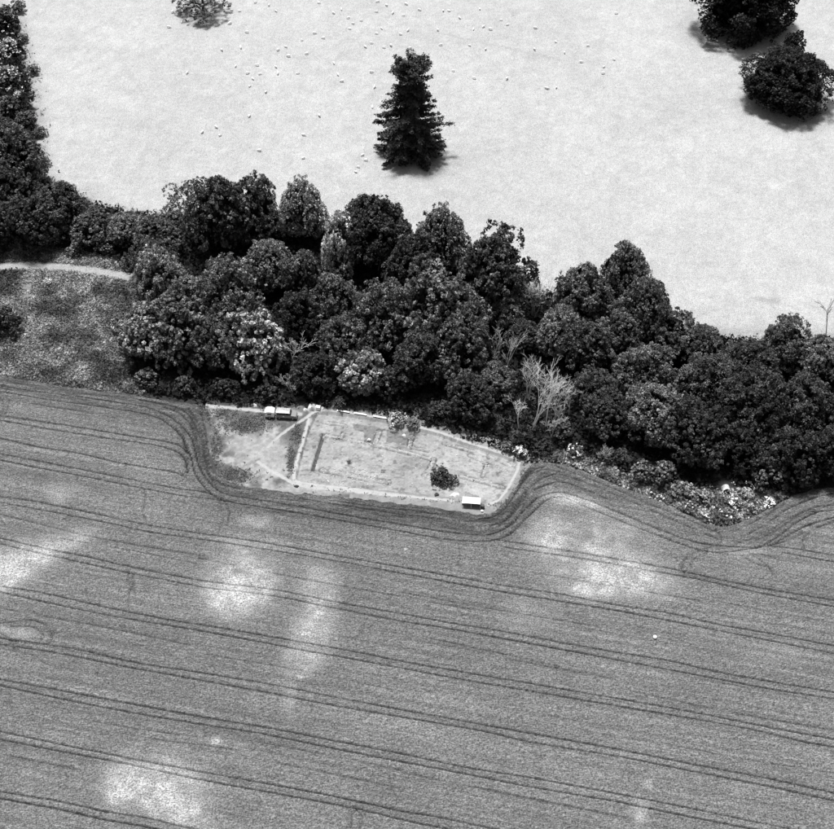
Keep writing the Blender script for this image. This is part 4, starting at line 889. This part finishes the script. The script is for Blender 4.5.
def awning():
    p = at(471.3, 505.5); e = empty('awning', (p.x, p.y, 0), math.radians(-5)); tag(e, 'white sagging canvas awning open toward the crop at the dig corner', 'tent')
    W, Dp = 4.0, 1.7; V = []; nx, ny = 17, 9
    for i in range(nx):
        for j in range(ny):
            u = i/(nx-1); v = j/(ny-1)
            sag = .16*math.sin(math.pi*u)*(1-v)**1.0
            V.append(((u-.5)*W, -Dp*.5+Dp*v, 1.45+.35*v + .13*math.sin(math.pi*u)*(1-v) - .10*math.sin(math.pi*v) + .03*math.sin(9*u)))
    link('canopy', np_mesh('canopy', V, grid_faces(nx, ny), smooth=True), M['canvas'], e)
    bm = bmesh.new(); box(bm, (0, Dp*.5+.01, .88), (W, .03, 1.72)); link('back_wall', bm_mesh('back_wall', bm), M['canvas'], e)
    for s in (-1, 1):
        bm = bmesh.new(); box(bm, (s*(W*.5-.01), .48, .80), (.03, .9, 1.55)); link('side_wall', bm_mesh('side_wall', bm), M['canvas'], e)
        V, F = tubes([((s*W*.5, -Dp*.5, -.05), (s*W*.5, -Dp*.5, 1.5), .04, .035)], 8); link('pole', np_mesh('pole', V, F), M['timber'], e)
    V, F = tubes([((0, -Dp*.5, -.05), (0, -Dp*.5, 1.56), .04, .035)], 8); link('pole', np_mesh('pole', V, F), M['timber'], e)
    for x, c in ((-.9, 'dark_paint'), (.7, 'timber')):
        pass
awning()
p = at(482.6, 508); bm = bmesh.new(); bmesh.ops.create_cone(bm, cap_ends=True, segments=16, radius1=.36, radius2=.4, depth=.95); bmesh.ops.translate(bm, vec=(0, 0, .47), verts=bm.verts)
for z in (.2, .5, .8):
    rr_ = bmesh.ops.create_cone(bm, cap_ends=True, segments=16, radius1=.42, radius2=.42, depth=.05); bmesh.ops.translate(bm, vec=(0, 0, z), verts=rr_['verts'])
o = link('barrel', bm_mesh('barrel', bm), M['dark_paint']); o.location = (p.x, p.y, 0); tag(o, 'dark barrel at the right end of the white awning', 'barrel')
p = at(482, 512); bm = bmesh.new(); box(bm, (0, 0, .25), (.5, .4, .5), 0, .03); box(bm, (0, 0, .52), (.4, .3, .06), 0, .01)
o = link('white_box', bm_mesh('white_box', bm), M['white_paint']); o.location = (p.x, p.y, 0); tag(o, 'small pale box below the barrel near the awning', 'box')
def shelter():
    p = at(725.5, 491); e = empty('shelter', (p.x, p.y, 0), math.radians(4)); tag(e, 'small white arched shelter with dark opening at the wood edge', 'shelter')
    V = []; n = 15; R = .88
    for i, y in enumerate((-.75, -.3, .2, .75)):
        for k in range(n):
            t = math.pi*k/(n-1); rr_ = R*(1-.05*(i == 3)); V.append((rr_*math.cos(t), y, .55+rr_*math.sin(t)*1.0))
    bm = bmesh.new(); vs_ = [bm.verts.new(v) for v in V]
    for f in grid_faces(4, n): bm.faces.new([vs_[k] for k in f])
    bmesh.ops.solidify(bm, geom=bm.faces[:], thickness=.1); link('shell', bm_mesh('shell', bm, True), M['white_paint'], e)
    for s in (-1, 1):
        bm = bmesh.new(); box(bm, (s*(R-.03), 0, .27), (.08, 1.48, .56)); link('side_wall', bm_mesh('side_wall', bm), M['white_paint'], e)
    bm = bmesh.new(); prism(bm, [(R*.93*math.cos(t), .55+R*.93*math.sin(t)) for t in np.linspace(0, math.pi, 13)] + [(-R*.93, 0), (R*.93, 0)], .66, .70); link('back_wall', bm_mesh('back_wall', bm), M['dark_paint'], e)  # back and floor coloured dark to paint the shade inside the opening
    bm = bmesh.new(); box(bm, (0, -.05, .03), (1.6, 1.4, .05)); link('floor', bm_mesh('floor', bm), M['dark_soil'], e)
shelter()
# small white marker in the crop
p = at(654.5, 640); e = empty('field_speck', (p.x, p.y, 0)); tag(e, 'small round white marker standing alone in the crop', 'speck')  # ball on a post added for a white speck taken as a blemish
bm = bmesh.new(); bmesh.ops.create_uvsphere(bm, u_segments=18, v_segments=12, radius=.42); bmesh.ops.scale(bm, vec=(1, 1, .9), verts=bm.verts)
o = link('ball', bm_mesh('ball', bm, True), M['white_paint'], e); o.location = (0, 0, .95)
V, F = tubes([((0, 0, -.2), (0, 0, .7), .04, .04)], 8); link('post', np_mesh('post', V, F), M['timber'], e)

# ------------------------------------------------------------------ sheep
def sheep_mesh():
    vs_ = [(-.5, 0, .62), (-.2, 0, .66), (.2, 0, .66), (.46, 0, .62), (.62, 0, .5), (.76, 0, .28), (.86, 0, .12),
           (-.46, .14, .42), (-.48, .14, .2), (-.46, .14, 0), (-.46, -.14, .42), (-.44, -.14, .2), (-.46, -.14, 0), (.38, .13, .42), (.38, .13, .2), (.4, .13, 0), (.38, -.13, .42), (.40, -.13, .2), (.36, -.13, 0), (-.62, 0, .5)]
    ed = [(0, 1), (1, 2), (2, 3), (3, 4), (4, 5), (5, 6), (0, 7), (7, 8), (8, 9), (0, 10), (10, 11), (11, 12), (3, 13), (13, 14), (14, 15), (3, 16), (16, 17), (17, 18), (0, 19)]
    rad = [.25, .29, .28, .23, .15, .11, .06, .1, .05, .045, .1, .05, .045, .09, .05, .045, .09, .05, .045, .07]
    me = bpy.data.meshes.new('sheep_skeleton'); me.from_pydata(vs_, ed, [])
    o = bpy.data.objects.new('sheep_tmp', me); col.objects.link(o)
    m = o.modifiers.new('Skin', 'SKIN'); m.use_smooth_shade = True
    for k, v in enumerate(me.skin_vertices[0].data): v.radius = (rad[k], rad[k]); v.use_root = (k == 1)
    s = o.modifiers.new('Sub', 'SUBSURF'); s.levels = 1; s.render_levels = 1
    dg = bpy.context.evaluated_depsgraph_get(); out = bpy.data.meshes.new_from_object(o.evaluated_get(dg)); out.name = 'sheep_body'
    bpy.data.objects.remove(o); out.materials.clear(); out.materials.append(M['fleece']); return out
SM = sheep_mesh()
S1 = [(130,47),(165,87),(207,62),(222,93),(262,97),(290,77),(395,43),(357,92),(512,20),(540,43),(458,8),(710,10),(768,50),(800,36),(828,70),(693,130),(728,150),(643,158),(580,185),(548,198),(662,212),(590,222),(770,250),(786,295),(800,322),(540,265),(547,290),(628,290),(476,293),(448,312),(427,290),(436,342),(500,365),(466,258),(432,460),(188,288),(425,127),(400,187),(325,198),(380,262),(115,107)]
S2 = [(145,45),(185,20),(210,50),(262,15),(315,38),(253,60),(150,5),(85,80),(38,113),(52,92),(145,132),(165,112),(240,135),(270,120),(125,170),(100,185),(175,187),(202,180),(278,190),(410,42),(432,42),(475,70),(388,118),(555,35),(530,115),(570,105),(597,115),(640,78),(665,97),(400,177),(515,180),(578,195),(775,110),(772,195),(345,240),(450,280),(533,310),(137,345),(128,425),(125,285),(8,322),(820,350),(663,312)]
S3 = [(302,52),(62,165),(97,208),(190,180),(163,245),(293,235),(253,265),(250,290),(30,350),(65,347),(660,168),(805,235)]
S4 = [(645,127),(700,107),(715,140)]
S5 = [(38,63),(252,138),(77,200),(252,230),(500,238),(470,265),(460,285),(537,185),(487,218),(315,62)]
k_ = 210/834.
flock = [(140+a*k_, b*k_) for a, b in S1] + [(340+a*k_, b*k_) for a, b in S2] + [(540+a*k_, b*k_) for a, b in S3] + [(40+a*k_, 100+b*k_) for a, b in S4] + [(240+a*k_, 100+b*k_) for a, b in S5]
rs = random.Random(5); flock_objs = []
for (a, b) in flock:
    p = at(a, b+1.0)
    o = bpy.data.objects.new('sheep', SM); col.objects.link(o); o.location = (p.x, p.y, .02); s = rs.uniform(.68, .98); o.scale = (s, s*rs.uniform(.95, 1.1), s)
    o.rotation_euler = (0, 0, rs.choice([0, math.pi]) + rs.gauss(0, 1.0))
    flock_objs.append((a, b, o))
LM = [(202, 5, 'the see-through young tree'), (410, 62, "the conifer's tip"), (410, 152, "the conifer's foot"), (700, 25, 'the huge black tree'), (745, 90, 'the round black tree'), (300, 205, 'the feathery wood tree')]
ORD = ['first', 'second', 'third', 'fourth', 'fifth', 'sixth', 'seventh', 'eighth', 'ninth', 'tenth', 'eleventh', 'twelfth']
clusters = {}
for a, b, o in flock_objs:
    lx, ly, ln = min(LM, key=lambda m: math.hypot(a-m[0], b-m[1]))
    dx, dy = a-lx, b-ly; d = math.hypot(dx, dy)
    vert = 'above' if dy < -.4*abs(dx) else ('below' if dy > .4*abs(dx) else 'level with')
    side = 'left' if dx < -.4*abs(dy) else ('right' if dx > .4*abs(dy) else '')
    where = vert + (' and ' + side + ' of' if side and vert != 'level with' else (', on the ' + side + ' of' if side else '')) + ' ' + ln
    if vert == 'level with': where = side + ' of and level with ' + ln
    rngw = 'close' if d < 30 else ('some way' if d < 75 else 'far')
    clusters.setdefault((rngw, where), []).append((a, b, o))
for (rngw, where), L in clusters.items():
    L.sort(key=lambda q: q[0])
    for k, (a, b, o) in enumerate(L):
        if len(L) == 1: lab = 'lone sheep %s %s' % (rngw, where)
        else: lab = '%s sheep from left, %s %s' % (ORD[k], rngw, where)
        tag(o, lab, 'sheep', 'sheep grazing in the pasture')
